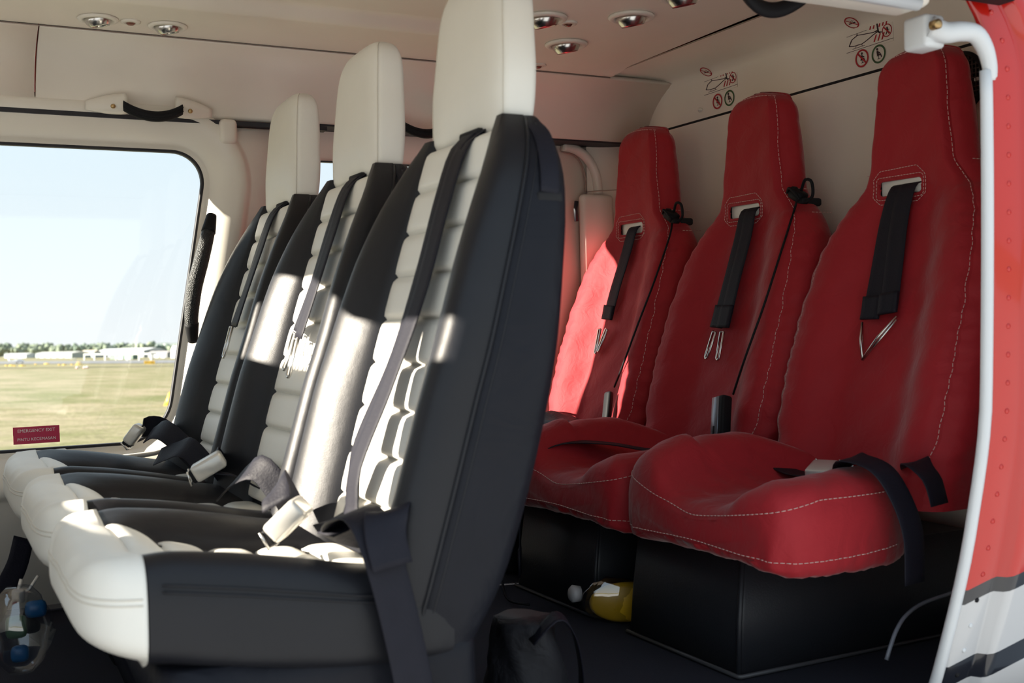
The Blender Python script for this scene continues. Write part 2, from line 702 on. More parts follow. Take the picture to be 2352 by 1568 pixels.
# door arm bracket at the top of the rail
br = empty('door_bracket', (1.3, 1.13, .95), 'white door bracket with block and curved arm at the top of the rail', 'bracket')
pb = at(2122, 78, y=1.17)
obj('block', *rbox(pb, (.040, .045, .048), .007, 3), WHITEP, br)
arm = [at(2135, 62, y=1.15), at(2170, 75, y=1.14), at(2205, 72, y=1.13), at(2240, 78, y=1.122), at(2262, 110, y=1.12), at(2273, 150, y=1.122), at(2275, 185, y=1.124)]
arm = smooth_path([tuple(a) for a in arm], 24)
obj('arm', *tube(arm, .0165, 12, lambda t: 1 - .42 * t), WHITEP, br)
a_ = at(2154, 55, y=1.124)
obj('bolt', *lathe(a_, (0, -1, 0), [(.007, -.01), (.007, .002), (.004, .004)], 12), BRASS, br)

# door header over the opening
hd = [at(1700, -30, y=1.16), at(1900, 2, y=1.16), at(2100, 45, y=1.16)]
v, f = rbox((.60, 1.150, 1.080), (1.30, .07, .075), .014, 3)
struct(obj('trim_9', v, f, CREAM2), 'cream header over the open door')
v, f = tube([(-.6, 1.118, 1.052), (.6, 1.118, 1.052), (1.22, 1.118, 1.044)], .010, 10)
struct(obj('trim_10', v, f, WHITEP), 'white sill strip under the door header')
v, f = rbox((.75, 1.098, 1.075), (1.25, .03, .04), .004, 2)
struct(obj('trim_11', v, f, BLACKP), 'dark door track under the roof edge')

# ------------------------------------------------------------------ front row seats


def F_xf(z):
    return .52 + (z - .33) * .296


ZS = [.22, .32, .45, .56, .70, .80, .86, .90]


def F_xr(z):
    return ci(z, ZS, [.594, .638, .678, .706, .734, .752, .756, .752])


def F_w(z):
    return ci(z, ZS, [.205, .226, .233, .234, .222, .198, .166, .128])


def F_p(z):
    return ci(z, [.22, .32, .39, .52, .60, .70, .78, .86, .90], [.040, .048, .051, .052, .048, .043, .032, .012, .001])


def F_wp(z):
    return ci(z, [.3, .5, .7, .9], [.115, .122, .116, .105])


def bolster_section(z, s):
    xf, p, w, wp = F_xf(z), F_p(z), F_w(z), F_wp(z)
    d = w - wp
    c = [(wp - .006, xf + .022), (wp + .003, xf - .10 * p), (wp + .22 * d, xf - .50 * p), (wp + .50 * d, xf - .86 * p), (wp + .75 * d, xf - p), (wp + .93 * d, xf - .84 * p), (w, xf - .45 * p), (w, xf - .45 * p + .03)]
    return [(q[1], s * q[0], z) for q in smooth_path(c, 18)]


def front_seat(c, label, first=None):
    root = empty('cabin_seat', (.4, c, 0), label, 'seat', 'ivory and black cabin seats')
    if first is not None:
        for ch in list(first.children):
            if ch.get('own'):
                continue
            q = ch.copy()
            q.parent = root
            COL.objects.link(q)
            for g in list(ch.children):
                h = g.copy()
                h.parent = q
                COL.objects.link(h)
        return root

    def P(name, vf, m, parent=root, **k):
        v_, f_ = vf
        # the seat is modelled about its own centre line
        o_ = obj(name, [Vector((float(a[0]) - .4, float(a[1]), float(a[2]))) for a in v_], f_, m, parent, world=False, **k)
        return o_
    # shell: sides and rear
    secs = []
    for z in np.linspace(.20, .897, 34):
        xf, p, w, xr = F_xf(z), F_p(z), F_w(z), F_xr(z)
        xs = xf - .45 * p + .03
        half = smooth_path([(w, xs), (w + .002, (xs + xr) / 2), (w - .001, xr - .018), (w - .02, xr - .002), (w * .6, xr + .004), (0, xr + .006)], 16)
        secs.append([(q[1], -q[0], z) for q in half] + [(q[1], q[0], z) for q in half[-2::-1]])
    P('backrest_shell', loft(secs, True, True), BLACKS)
    # piping along the edge between bolster and side
    for s in (-1, 1):
        P('bolster', loft([bolster_section(z, s) for z in np.linspace(.245, .898, 34)], False, False), BLACKL)
        P('piping', tube([(F_xf(z) - .45 * F_p(z) + .032, s * (F_w(z) + .0005), z) for z in np.linspace(.26, .893, 40)], .0028, 6), BLACKL)
        P('piping', tube([(F_xf(z) - .45 * F_p(z) + .046, s * (F_w(z) + .0005), z) for z in np.linspace(.26, .885, 40)], .0014, 6), BLACKL)
    # tufted centre panel: nine ivory pads
    n = 9
    z0, z1 = .318, .880
    for k in range(n):
        a, b = z0 + (z1 - z0) * k / n, z0 + (z1 - z0) * (k + 1) / n

        def fn(u, t):
            z = a + (b - a) * u
            wp = F_wp(z) + .004
            pr = (1 - abs(2 * u - 1)**5)**.5
            ed = (1 - abs(2 * t - 1)**6)**.5
            return (F_xf(z) + .004 - .0125 * pr * (.45 + .55 * ed), (2 * t - 1) * wp, z)
        P('back_pad', patch(fn, 0, 1, 0, 1, 12, 14), WHITEL)
    # headrest

    def hsec(z):
        hw = ci(z, [.872, .90, .95, 1.02, 1.07, 1.10, 1.118, 1.124], [.112, .120, .121, .113, .106, .094, .070, .03])
        x0 = ci(z, [.872, .89, .93, 1.0, 1.08, 1.11, 1.124], [.696, .686, .686, .690, .698, .708, .722])
        x1 = ci(z, [.872, .93, 1.0, 1.08, 1.11, 1.124], [.744, .754, .758, .760, .754, .740])
        o_ = []
        for k in range(40):
            a = 2 * math.pi * k / 40
            ca, sa = math.cos(a), math.sin(a)
            e_ = .42
            yy = hw * math.copysign(abs(ca)**e_, ca)
            xx = (x0 + x1) / 2 + (x1 - x0) / 2 * math.copysign(abs(sa)**e_, sa)
            # hollow at the foot of the headrest where the straps come out
            if z < .93 and sa < 0:
                xx += .020 * math.exp(-((yy + .02) / .045)**2) * max(0, (.925 - z) / .05)
            o_.append((xx, yy, z))
        return o_
    hz = list(np.linspace(.872, 1.09, 24)) + [1.097, 1.104, 1.11, 1.115, 1.119, 1.122, 1.124]
    hr = P('headrest', loft([hsec(z) for z in hz]), WHITEL)
    for s in (-1, 1):
        for dd in (0, .010):
            pts_ = []
            for z in np.linspace(.885, 1.116, 26):
                sec = hsec(z)
                # front corner: the point of largest |y| - x
                yy = [q for q in sec if q[1] * s > 0]
                q = max(yy, key=lambda q: abs(q[1]) - q[0])
                pts_.append((q[0] - .0008 + dd * .2, q[1] - s * (dd * 1.0) + s * .0015, z))
            P('seam', tube(pts_, .0007, 6), WHITED, hr)
    # collar where the black shell meets the headrest, and a dark strap slot
    P('strap_slot', rbox((.694, -.025, .884), (.02, .062, .016), .005, 2), DARK)
    for s in (-1, 1):
        pts_ = [(.722, s * (F_w(.893) - .004), .893), (.726, s * (F_w(.87) + .003), .87), (.722, s * (F_w(.84) + .005), .84), (.716, s * (F_w(.81) + .005), .81), (.712, s * (F_w(.785) + .003), .785)]
        P('flank_strap', ribbon(smooth_path(pts_, 16), (1, 0, .1), .026), WEB)
        P('strap_anchor', rbox((.712, s * (F_w(.782) + .001), .780), (.036, .006, .012), .002, 1), DARK)
    # cushion
    CX = [.134, .137, .143, .155, .177, .210, .28, .375, .44, .53, .56]

    def wc(x):
        return ci(x, CX, [.085, .120, .158, .184, .203, .214, .221, .224, .224, .220, .215])

    def zb(x):      # bolster crest
        return ci(x, CX, [.322, .340, .357, .370, .377, .378, .371, .354, .340, .326, .322])

    def zc(x):      # centre channel
        return ci(x, CX, [.326, .348, .364, .374, .377, .370, .338, .316, .312, .308, .306])

    def zu(x):      # underside
        return ci(x, CX, [.314, .305, .294, .284, .273, .262, .245, .228, .220, .215, .213])

    def csec(x, dip=1.0):
        w, b, c_, u_ = wc(x), zb(x), zc(x), zu(x)
        h = b - u_
        k = min(1, max(0, (x - .135) / .075))
        half = [(w * .80, u_ - .004), (w * .97, u_ + .10 * h), (w, u_ + .42 * h), (w * .995, u_ + .70 * h), (w * .955, b - .09 * h), (w * .86, b + .002), (w * .72, b - .002), (w * .56, (b + c_) / 2 - .004 * k), (w * .48, c_ - .004 * k), (w * .25, c_), (0, c_)]
        s_ = smooth_path(half, 34)
        return [(x, -q[0], q[1]) for q in s_] + [(x, q[0], q[1]) for q in s_[-2::-1]]

    xs = [.134, .1344, .135, .136, .1375, .1395, .143, .147, .152, .157, .162, .168, .174, .180, .186, .192, .198, .204]
    secs = [csec(x) for x in xs] + [[(.2045, q[1] * .97, q[2] - .008) for q in csec(.205)]]
    P('cushion_nose', loft(secs, True, True), WHITEL)
    # double seam round the nose, low on its flank and rising at the front corners
    from mathutils.bvhtree import BVHTree
    nv2, nf2 = loft(secs, True, True)
    bv = BVHTree.FromPolygons([Vector((float(q[0]), float(q[1]), float(q[2]))) for q in nv2], nf2)
    for dz in (0, .0065):
        pts_ = []
        for k in range(61):
            a_ = math.radians(-84 + 168 * k / 60)
            d_ = Vector((-math.cos(a_), math.sin(a_), 0))
            o_ = Vector((.222, 0, .330 + dz + .008 * math.cos(a_)**2)) + d_ * .5
            h_ = bv.ray_cast(o_, -d_)
            if h_[0] is not None and h_[0].x < .2035:
                pts_.append(h_[0] + d_ * .0003)
        P('seam', tube(pts_, .0011, 6), WHITED)
    bx = list(np.linspace(.2055, .56, 26))
    nn = 67
    lim = 20
    for s in (0, 1):
        secs = []
        for i, x in enumerate(bx):
            sec = csec(x)
            sec = sec[:lim + 8] if s == 0 else sec[nn - lim - 8:]
            g = .003 * max(0, 1 - i / 1.6)
            secs.append([(q[0], q[1] * (1 - g * 2.5), q[2] - g) for q in sec])
        P('cushion_bolster', loft(secs, False, False), BLACKL)
    for s in (-1, 1):
        for q in (.70, .76):
            P('piping', tube([(x, s * (wc(x) * (.998 if q < .75 else .992) + .0004), zu(x) + q * (zb(x) - zu(x))) for x in bx[1:]], .0016, 6), BLACKL)
    npad = 5
    for k in range(npad):
        a, b = .200 + .33 * k / npad, .200 + .33 * (k + 1) / npad

        def fn2(u, t):
            x = a + (b - a) * u
            pr = (1 - abs(2 * u - 1)**3.2)**.55
            ed = (1 - abs(2 * t - 1)**6)**.5
            return (x, (2 * t - 1) * wc(x) * .53, zc(x) - .010 + .016 * pr * (.4 + .6 * ed))
        P('cushion_pad', patch(fn2, 0, 1, 0, 1, 12, 12), WHITEL)
    # pedestal skirt under the seat
    secs = []
    for z, x0, x1, w in ((0, .30, .60, .20), (.08, .27, .60, .205), (.16, .24, .60, .21), (.215, .215, .598, .212), (.25, .22, .60, .208)):
        secs.append([(px_, py_, z) for px_, py_ in rrect(x1 - x0, 2 * w, .03, 4, (x0 + x1) / 2, 0)])
    P('seat_skirt', loft(secs), BLACKS)
    return root


FS_C = [1.46, 1.93, 2.40]
s1 = front_seat(FS_C[0], 'ivory and black leather cabin seat nearest the open door')
s2 = front_seat(FS_C[1], 'ivory and black leather cabin seat in the middle of the front row', s1)
s3 = front_seat(FS_C[2], 'ivory and black leather cabin seat next to the far window', s1)


def belt(root, name, pts, wd, width, n=30, m=WEB, th=.0024, label=None, lift=0):
    P_ = smooth_path(pts, n)
    o_ = obj(name, *ribbon(P_, wd, width, th), m, root)
    o_['own'] = 1
    if label:
        o_['label'] = label
    return o_


def on_back(c, y, z, off=.03):
    return (F_xf(z) - off, c + y, z)


def clip(root, p, d, length=.062, w=.020):
    """polished steel strap end: a narrow closed loop hanging from a webbing end"""
    p = Vector(p)
    d = Vector(d).normalized()
    a = Vector((0, 1, 0))
    a = (a - d * a.dot(d)).normalized()
    pts_ = [p - a * w * .5, p + a * w * .5, p + a * w * .42 + d * length, p + a * w * .1 + d * (length + .004), p - a * w * .1 + d * (length + .004), p - a * w * .42 + d * length, p - a * w * .5, p + a * w * .5]
    o_ = obj('steel_tongue', *tube(pts_, .0028, 8), CHROME, root)
    o_['own'] = 1
    o_['label'] = 'polished steel strap tongue'
    return o_


Y1 = (0, 1, 0)
# near seat: two straps fall from the slot and cross the pads to the lap
belt(s1, 'shoulder_belt', [(.700, 1.428, .895), (.668, 1.432, .868), on_back(1.46, -.034, .80, .020), on_back(1.46, -.036, .70, .022), on_back(1.46, -.028, .58, .026), on_back(1.46, -.020, .46, .045), (.505, 1.46, .37), (.46, 1.47, .352)], Y1, .044)
belt(s1, 'shoulder_belt', [(.702, 1.415, .893), (.664, 1.412, .862), on_back(1.46, -.062, .78, .026), on_back(1.46, -.070, .66, .032), on_back(1.46, -.074, .54, .048), on_back(1.46, -.080, .44, .066), (.475, 1.372, .375), (.440, 1.365, .362)], Y1, .044)
# middle seat
belt(s2, 'shoulder_belt', [(.700, 1.898, .895), (.668, 1.900, .868), on_back(1.93, -.030, .80, .020), on_back(1.93, -.022, .70, .022), on_back(1.93, -.004, .615, .026)], Y1, .042)
belt(s2, 'shoulder_belt', [(.702, 1.888, .893), (.664, 1.885, .862), on_back(1.93, -.062, .78, .026), on_back(1.93, -.054, .68, .030), on_back(1.93, -.044, .605, .032)], Y1, .042)
clip(s2, on_back(1.93, -.004, .613, .028), (-.30, .12, -1))
clip(s2, on_back(1.93, -.044, .603, .034), (-.26, .02, -1))
# far seat
belt(s3, 'shoulder_belt', [(.700, 2.370, .895), (.668, 2.372, .868), on_back(2.40, -.030, .80, .020), on_back(2.40, -.022, .72, .022), on_back(2.40, -.006, .63, .026)], Y1, .042)
belt(s3, 'shoulder_belt', [(.702, 2.360, .893), (.664, 2.358, .862), on_back(2.40, -.060, .78, .026), on_back(2.40, -.050, .70, .030), on_back(2.40, -.042, .63, .032)], Y1, .042)
clip(s3, on_back(2.40, -.008, .628, .030), (-.28, .05, -1))


def buckle(root, p, rz, ry, label, s=1.0):
    """lift-lever buckle: pale block body, dark latch face, steel lever"""
    R_ = Matrix.Rotation(rz, 3, 'Z') @ Matrix.Rotation(ry, 3, 'Y')
    p = Vector(p)

    def at_(q):
        return p + R_ @ (Vector(q) * s)
    b = obj('buckle', *rbox(p, (.058 * s, .050 * s, .030 * s), .006, 2, R_), SILVER, root)
    b['label'] = label
    b['own'] = 1
    v_, f_ = rbox(at_((.030, 0, -.001)), (.008 * s, .044 * s, .024 * s), .002, 1, R_)
    obj('latch_face', v_, f_, BLACKP, b, world=True)
    lv = [at_(q) for q in ((.034, -.022, .012), (.040, -.022, -.012), (.040, .022, -.012), (.034, .022, .012))]
    obj('lever', *tube(lv, .002 * s, 6), CHROME, b)
    return b


# lap belts and buckles
buckle(s1, (.425, 1.475, .368), 2.6, .75, 'pale satin buckle in front of the near backrest')
belt(s1, 'lap_belt', [(.475, 1.60, .345), (.445, 1.575, .395), (.425, 1.53, .405), (.415, 1.495, .385)], (.6, .3, .7), .045, 16)
belt(s1, 'lap_belt', [(.52, 1.42, .345), (.47, 1.39, .365), (.45, 1.33, .388), (.452, 1.275, .402), (.455, 1.243, .392), (.462, 1.226, .36), (.475, 1.218, .30), (.49, 1.214, .22), (.505, 1.215, .13), (.515, 1.22, .04)], (1, .1, .25), .048, 40)
belt(s1, 'lap_belt', [(.500, 1.265, .405), (.474, 1.238, .402), (.466, 1.222, .378), (.470, 1.212, .345)], (1, .1, .25), .050, 14)
buckle(s2, (.437, 2.00, .385), 2.9, .5, 'pale satin buckle on the middle seat')
belt(s2, 'lap_belt', [(.52, 1.98, .340), (.48, 1.99, .365), (.45, 2.00, .372)], Y1, .044, 10)
belt(s2, 'lap_belt', [(.50, 2.13, .345), (.47, 2.10, .385), (.455, 2.06, .390), (.445, 2.02, .380)], (.6, .3, .7), .044, 14)
belt(s2, 'lap_belt', [(.50, 1.74, .350), (.47, 1.78, .40), (.45, 1.83, .385), (.44, 1.90, .350)], (.6, -.3, .7), .044, 14)
buckle(s3, (.400, 2.545, .402), 2.7, .9, 'bright steel buckle lying on the seat by the far window', .8)
belt(s3, 'lap_belt', [(.52, 2.60, .345), (.47, 2.585, .405), (.43, 2.565, .415), (.41, 2.55, .40)], (.6, .3, .7), .045, 14)
belt(s3, 'lap_belt', [(.51, 2.40, .34), (.46, 2.43, .40), (.44, 2.47, .415), (.425, 2.52, .40)], (.6, -.3, .7), .045, 14)
belt(s3, 'lap_belt', [(.50, 2.30, .345), (.47, 2.34, .385), (.45, 2.40, .375), (.43, 2.45, .36)], (.6, -.3, .7), .045, 14)

# ------------------------------------------------------------------ rear row seats (red covers)
RX = 1.02


def R_xf(z):
    if z > 1.055:
        return 1.733 - .0415 * R_top(z, 4.0)
    a = F_xf(z) + RX
    b = ci(z, [.84, .90, .98, 1.08, 1.125, 1.14], [1.694, 1.690, 1.688, 1.694, 1.712, 1.735])
    t = min(1, max(0, (z - .82) / .08))
    t = t * t * (3 - 2 * t)
    return a * (1 - t) + b * t


RZ = [.28, .35, .42, .50, .60, .72, .80, .84, .875, .91, .96, 1.03, 1.08, 1.11, 1.128, 1.136]


def R_top(z, e):
    t = min(1.0, max(0.0, (z - 1.055) / .082))
    return max(.02, (1 - t**e))**.5


def R_w(z):
    if z > 1.055:
        return .1025 * R_top(z, 3.0)
    return ci(z, RZ, [.205, .220, .234, .238, .236, .224, .202, .178, .144, .124, .116, .107, .099, .088, .066, .034])


def R_xr(z):
    if z > 1.055:
        return 1.733 + .037 * R_top(z, 4.0)
    return ci(z, [.28, .4, .6, .8, .9, 1.0, 1.08, 1.12, 1.136], [1.64, 1.69, 1.74, 1.762, 1.768, 1.772, 1.768, 1.752, 1.738])


def R_ws(z):       # front face half-width (seam)
    return R_w(z) - ci(z, [.3, .8, .88, 1.05, 1.136], [.028, .030, .022, .020, .012])


def R_front(y, z):
    """front face of the cover: shallow wings, sewn hollow below the head"""
    ws = R_ws(z)
    s = min(1, abs(y) / ws)
    p = ci(z, [.28, .36, .5, .7, .82, .88, .95, 1.136], [.030, .045, .048, .040, .022, .006, .004, .0])
    wing = p * (math.sin(min(1, max(0, (s - .30) / .5)) * math.pi / 2)**2)
    rnd = .020 * max(0, (s - .86) / .14)**2
    # gathers along the seams
    g = 0.0022 * max(0, (s - .70) / .30) * math.sin(z * 175 + 3 * math.sin(z * 23) + (2 if y > 0 else 0)) * (1 if .3 < z < .86 else .25)
    g += .0012 * math.sin(z * 60 + y * 55)
    return R_xf(z) - wing + rnd + g


def rear_seat(c, label, first=None):
    root = empty('covered_seat', (1.5, c, 0), label, 'seat', 'red covered seats')
    if first is not None:
        for ch in list(first.children):
            if ch.get('own'):
                continue
            q = ch.copy()
            q.parent = root
            COL.objects.link(q)
            for g in list(ch.children):
                h = g.copy()
                h.parent = q
                COL.objects.link(h)
        return root

    def P(name, vf, m, parent=root, **k):
        v_, f_ = vf
        return obj(name, [Vector((float(a[0]) - 1.5, float(a[1]), float(a[2]))) for a in v_], f_, m, parent, world=False, **k)
    SY, SZ0, SZ1, SH = .022, .852, .882, .050
    zs = np.concatenate([np.linspace(.28, SZ0, 74), np.linspace(SZ0, SZ1, 5)[1:], np.linspace(SZ1, 1.09, 34)[1:], [1.098, 1.105, 1.111, 1.117, 1.122, 1.126, 1.129, 1.132, 1.134, 1.1355, 1.1365]])
    nv_ = 61
    vs_, fs_ = [], []
    ts = np.linspace(-1, 1, nv_)
    for z in zs:
        for t in ts:
            y = t * R_ws(z)
            vs_.append((R_front(y, z), y, z))
    for q in gridfaces(len(zs), nv_):
        cy_ = sum(vs_[i][1] for i in q) / 4
        cz_ = sum(vs_[i][2] for i in q) / 4
        if abs(cy_ - SY) < SH and SZ0 < cz_ < SZ1:
            continue
        fs_.append(q)
    cov = P('seat_cover', (vs_, fs_), RED)
    # side gussets and rear, one skin from seam to seam
    secs = []
    for z in zs:
        w, ws, xr = R_w(z), R_ws(z), R_xr(z)
        g = .002 * math.sin(z * 120 + 2 * math.sin(z * 31))
        hs = []
        for s in (-1, 1):
            x0 = R_front(s * ws, z)
            hs.append(smooth_path([(ws, x0), (ws + .55 * (w - ws), x0 + .008), (w + g, x0 + .03), (w + g * .6, (x0 + xr) / 2), (w - .004, xr - .02), (w - .02, xr - .003), (w * .5, xr), (0, xr)], 18))
        secs.append([(q[1], -q[0], z) for q in hs[0]] + [(q[1], q[0], z) for q in hs[1][-2::-1]])
    P('cover_side', loft(secs, False, False), RED)
    secs_b = secs[0]
    # slot with ivory liner
    P('slot_liner', rbox((R_xf(.867) + .008, SY, .867), (.012, .11, .046), .004, 2), WHITEL)
    P('slot_lip', tube([(R_front(SY + a, b) + .001, SY + a, b) for a, b in rrect(2 * SH + .006, .034, .010, 5, 0, .867)] + [(R_front(SY + SH + .003, .877), SY + SH + .003, .877)], .0032, 6), RED)

    def dashes(path, st=.0070, gap=.0030, r=.0007):
        """a row of separate stitches along a polyline"""
        P_ = [Vector(p) for p in path]
        L_ = [0]
        for a, b in zip(P_[:-1], P_[1:]):
            L_.append(L_[-1] + (b - a).length)

        def pt(d):
            d = min(max(d, 0), L_[-1])
            i = 0
            while i < len(L_) - 2 and d > L_[i + 1]:
                i += 1
            return P_[i].lerp(P_[i + 1], (d - L_[i]) / max(1e-9, L_[i + 1] - L_[i]))
        o_ = []
        d = 0
        while d < L_[-1]:
            o_.append(tube([pt(d), pt(min(L_[-1], d + st))], r, 5))
            d += st + gap
        return merge(*o_)
    for s in (-1, 1):
        path = [(R_front(s * R_ws(z) * .985, z) - .0012, s * R_ws(z) * .985, z) for z in np.linspace(.34, 1.118, 90)]
        P('stitching', dashes(path), STITCH)
    top = [(R_front(t * R_ws(1.118), 1.118) - .0014, t * R_ws(1.118), 1.118 + .006 * (1 - t * t)) for t in np.linspace(-1, 1, 14)]
    P('stitching', dashes(top), STITCH)
    octo = [(-.062, .850), (-.046, .836), (.046, .836), (.064, .852), (.064, .886), (.046, .902), (-.044, .904), (-.062, .886), (-.062, .850)]
    path = []
    for (a, b), (a2, b2) in zip(octo[:-1], octo[1:]):
        for t in np.linspace(0, 1, 6)[:-1]:
            y, z = a + (a2 - a) * t + SY, b + (b2 - b) * t
            path.append((R_front(y, z) - .0015, y, z))
    path.append(path[0])
    P('stitching', dashes(path, .005, .0022), STITCH)
    inner = [(R_front(SY + a, b) - .0012, SY + a, b) for a, b in rrect(2 * SH + .014, .044, .008, 4, 0, .867)]
    P('stitching', dashes(inner + inner[:1], .005, .0022), STITCH)
    # dark opening in the gusset at the neck on both sides
    for s in (-1, 1):
        P('harness_slot', rbox((1.750, s * (R_w(.872) - .0105), .872), (.040, .026, .018), .005, 2), DARK)
        for z in (.846, .902):
            P('stitching', dashes([(x, s * (R_w(z) + .0035), z) for x in np.linspace(1.715, 1.775, 6)]), STITCH)
    # seat cushion cover
    CX_ = [1.172, 1.178, 1.190, 1.21, 1.25, 1.32, 1.40, 1.47, 1.53]

    def cw(x):
        return ci(x, CX_, [.180, .203, .220, .231, .237, .237, .230, .200, .140])

    def ctop(x, s, side=1):
        """cover height at the fraction s (0 centre, 1 edge)"""
        b = ci(x, CX_, [.300, .326, .346, .361, .378, .393, .397, .382, .355])
        b += (.012 if x < 1.3 else .0) * min(1, (x - 1.172) / .02) if side > 0 else -.032 * min(1, (x - 1.172) / .12)
        m_ = ci(x, CX_, [.276, .288, .297, .302, .305, .307, .307, .306, .306])
        t = min(1, max(0, (s - .22) / .5))
        t = t * t * (3 - 2 * t)
        return m_ * (1 - t) + b * t

    def cbot(x):
        return ci(x, CX_, [.230, .220, .213, .208, .205, .204, .204, .204, .204])
    xs_ = [1.172, 1.1735, 1.176, 1.180, 1.186, 1.194, 1.204, 1.216, 1.23] + list(np.linspace(1.245, 1.53, 26))
    secs = []
    for x in xs_:
        w = cw(x)
        u_ = cbot(x)
        sec = []
        for s in (-1, 1):
            e_ = ctop(x, .8, s)
            T_ = lambda q_: ctop(x, q_, s)
            ctrl = [(0, T_(0)), (w * .2, T_(.2)), (w * .42, T_(.42)), (w * .6, T_(.62)), (w * .78, T_(.8)), (w * .92, e_ - .10 * (e_ - u_)), (w * .995, e_ - .36 * (e_ - u_)), (w, u_ + .34 * (e_ - u_)), (w * .965, u_ + .06 * (e_ - u_)), (w * .88, u_ - .002), (w * .5, u_ + .004), (0, u_ + .004)]
            sm = smooth_path(ctrl, 46)
            row = []
            for k, q in enumerate(sm):
                a_ = math.atan2(s * q[0], 1.36 - x)
                hem = max(0, 1 - abs(q[1] - u_) / .06)
                frontness = max(0, 1 - (x - 1.172) / .10)
                g = .0050 * hem * math.sin(a_ * 58 + 2 * math.sin(a_ * 11)) * (1 if q[0] > w * .7 or frontness > 0 else .3)
                g2 = .0012 * math.sin(q[0] * 70 + x * 90)
                row.append((x - g * frontness, .016 + s * (q[0] + g * .8), q[1] + g2 + g * .5))
            sec.append(row)
        secs.append(sec[0][::-1] + sec[1][1:])
    n_ = len(secs[0])
    v_, f_ = loft(secs, False, False)
    f_.append(tuple(range(n_)))
    cu = P('cushion_cover', (v_, f_), RED)

    # stitch lines run round the front of the cushion: one at its top edge, one above the hem
    from mathutils.bvhtree import BVHTree
    bvh = BVHTree.FromPolygons([Vector((float(q[0]), float(q[1]), float(q[2]))) for q in v_], f_)

    def ring(zfn):
        path = []
        for k in range(121):
            a_ = math.radians(-98 + 196 * k / 120)      # 0 = straight ahead
            d_ = Vector((-math.cos(a_), math.sin(a_), 0))
            o_ = Vector((1.40, .016, zfn(a_))) + d_ * .6
            h_ = bvh.ray_cast(o_, -d_)
            if h_[0] is not None:
                path.append(h_[0] + d_ * .001)
        return path
    P('stitching', dashes(ring(lambda a_: .282 + (.072 if a_ > 0 else .046) * min(1, abs(a_) / 1.0)**1.5)), STITCH, cu)
    P('stitching', dashes(ring(lambda a_: .236 + .004 * math.cos(3 * a_))), STITCH, cu)
    return root


RS_C = [1.58, 2.05, 2.52]
r1 = rear_seat(RS_C[0], 'red fabric covered seat beside the open door, strap hanging in a triangle')
r2 = rear_seat(RS_C[1], 'red fabric covered seat in the middle of the rear row', r1)
r3 = rear_seat(RS_C[2], 'red fabric covered seat by the far wall, partly in sunlight', r1)


def on_red(c, y, z, off=.006):
    return (R_front(y, z) - off, c + y, z)


def red_straps(root, c, paths, w=.046):
    for i, p in enumerate(paths):
        pts_ = [(R_xf(.872) + .012, c + p[0][0], .874)] + [on_red(c, y, z, o_) for y, z, o_ in p]
        belt(root, 'shoulder_belt', pts_, Y1, w, 30)
        y, z, o_ = p[-1]
        # doubled, stitched end
        (ya, za, oa) = p[-2]
        belt(root, 'belt_end', [on_red(c, y + (ya - y) * .25 * k, z + (za - z) * .25 * k, o_ + .003 + .001 * k) for k in range(3)], Y1, w * 1.03, 8, th=.006)


# near: two straps whose tongues meet in a triangle
red_straps(r1, 1.58, [[(.022, .862, .010), (.030, .80, .012), (.028, .70, .012), (.026, .612, .014)], [(-.004, .862, .014), (-.002, .80, .016), (-.012, .70, .016), (-.022, .622, .018)]], .044)
pa, pb_, pc = on_red(1.58, .040, .600, .018), on_red(1.58, -.045, .610, .018), on_red(1.58, .020, .535, .020)
for a, b in ((pa, pc), (pb_, pc)):
    a, b = Vector(a), Vector(b)
    s_ = Vector((.0, .0, .006))
    t_ = obj('steel_tongue', *tube([a, a.lerp(b, .5), b, b + s_ * .3, a.lerp(b, .5) + s_ + Vector((-.004, 0, 0)), a + s_], .0026, 8), CHROME, r1)
    t_['own'] = 1
red_straps(r2, 2.05, [[(.010, .862, .010), (.010, .80, .012), (.014, .70, .014), (.022, .600, .014)], [(-.012, .862, .014), (-.014, .80, .016), (-.010, .70, .018), (-.008, .600, .018)]], .040)
clip(r2, on_red(2.05, .022, .590, .018), (-.22, .28, -1), .060, .012)
clip(r2, on_red(2.05, -.008, .590, .020), (-.22, .03, -1), .060, .012)
red_straps(r3, 2.52, [[(.008, .862, .010), (.012, .80, .012), (.024, .70, .014), (.030, .625, .014)]], .046)
clip(r3, on_red(2.52, .052, .600, .018), (-.22, .04, -1), .062, .010)
clip(r3, on_red(2.52, .014, .600, .018), (-.22, .45, -1), .062, .010)

# lap belts of the red row
belt(r1, 'lap_belt', [(1.46, 1.52, .342), (1.40, 1.46, .362), (1.365, 1.41, .383), (1.37, 1.352, .372), (1.385, 1.326, .330), (1.392, 1.306, .27), (1.392, 1.304, .19)], (1, .2, .1), .056, 34)
belt(r1, 'lap_belt', [(1.52, 1.42, .36), (1.46, 1.36, .372), (1.45, 1.318, .35), (1.452, 1.305, .31)], (1, .2, .1), .050, 14)
belt(r1, 'lap_belt', [at(1725, 1030, x=1.50), at(1770, 1058, x=1.47), at(1815, 1082, x=1.45), at(1865, 1092, x=1.44)], (1, .5, 0), .050, 16)
buckle(r1, at(1890, 1084, x=1.43), .5, -.25, 'pale satin buckle on the near red cushion')
b2_ = obj('belt_adjuster', *rbox(at(1960, 1076, x=1.43), (.03, .026, .022), .004, 2), CHROME, r1)
b2_['own'] = 1
belt(r2, 'lap_belt', [(1.50, 1.98, .345), (1.42, 2.06, .335), (1.34, 2.13, .350), (1.26, 2.185, .352), (1.20, 2.215, .325), (1.176, 2.225, .28), (1.168, 2.226, .20), (1.165, 2.225, .10)], (.6, 1, 0), .050, 36)
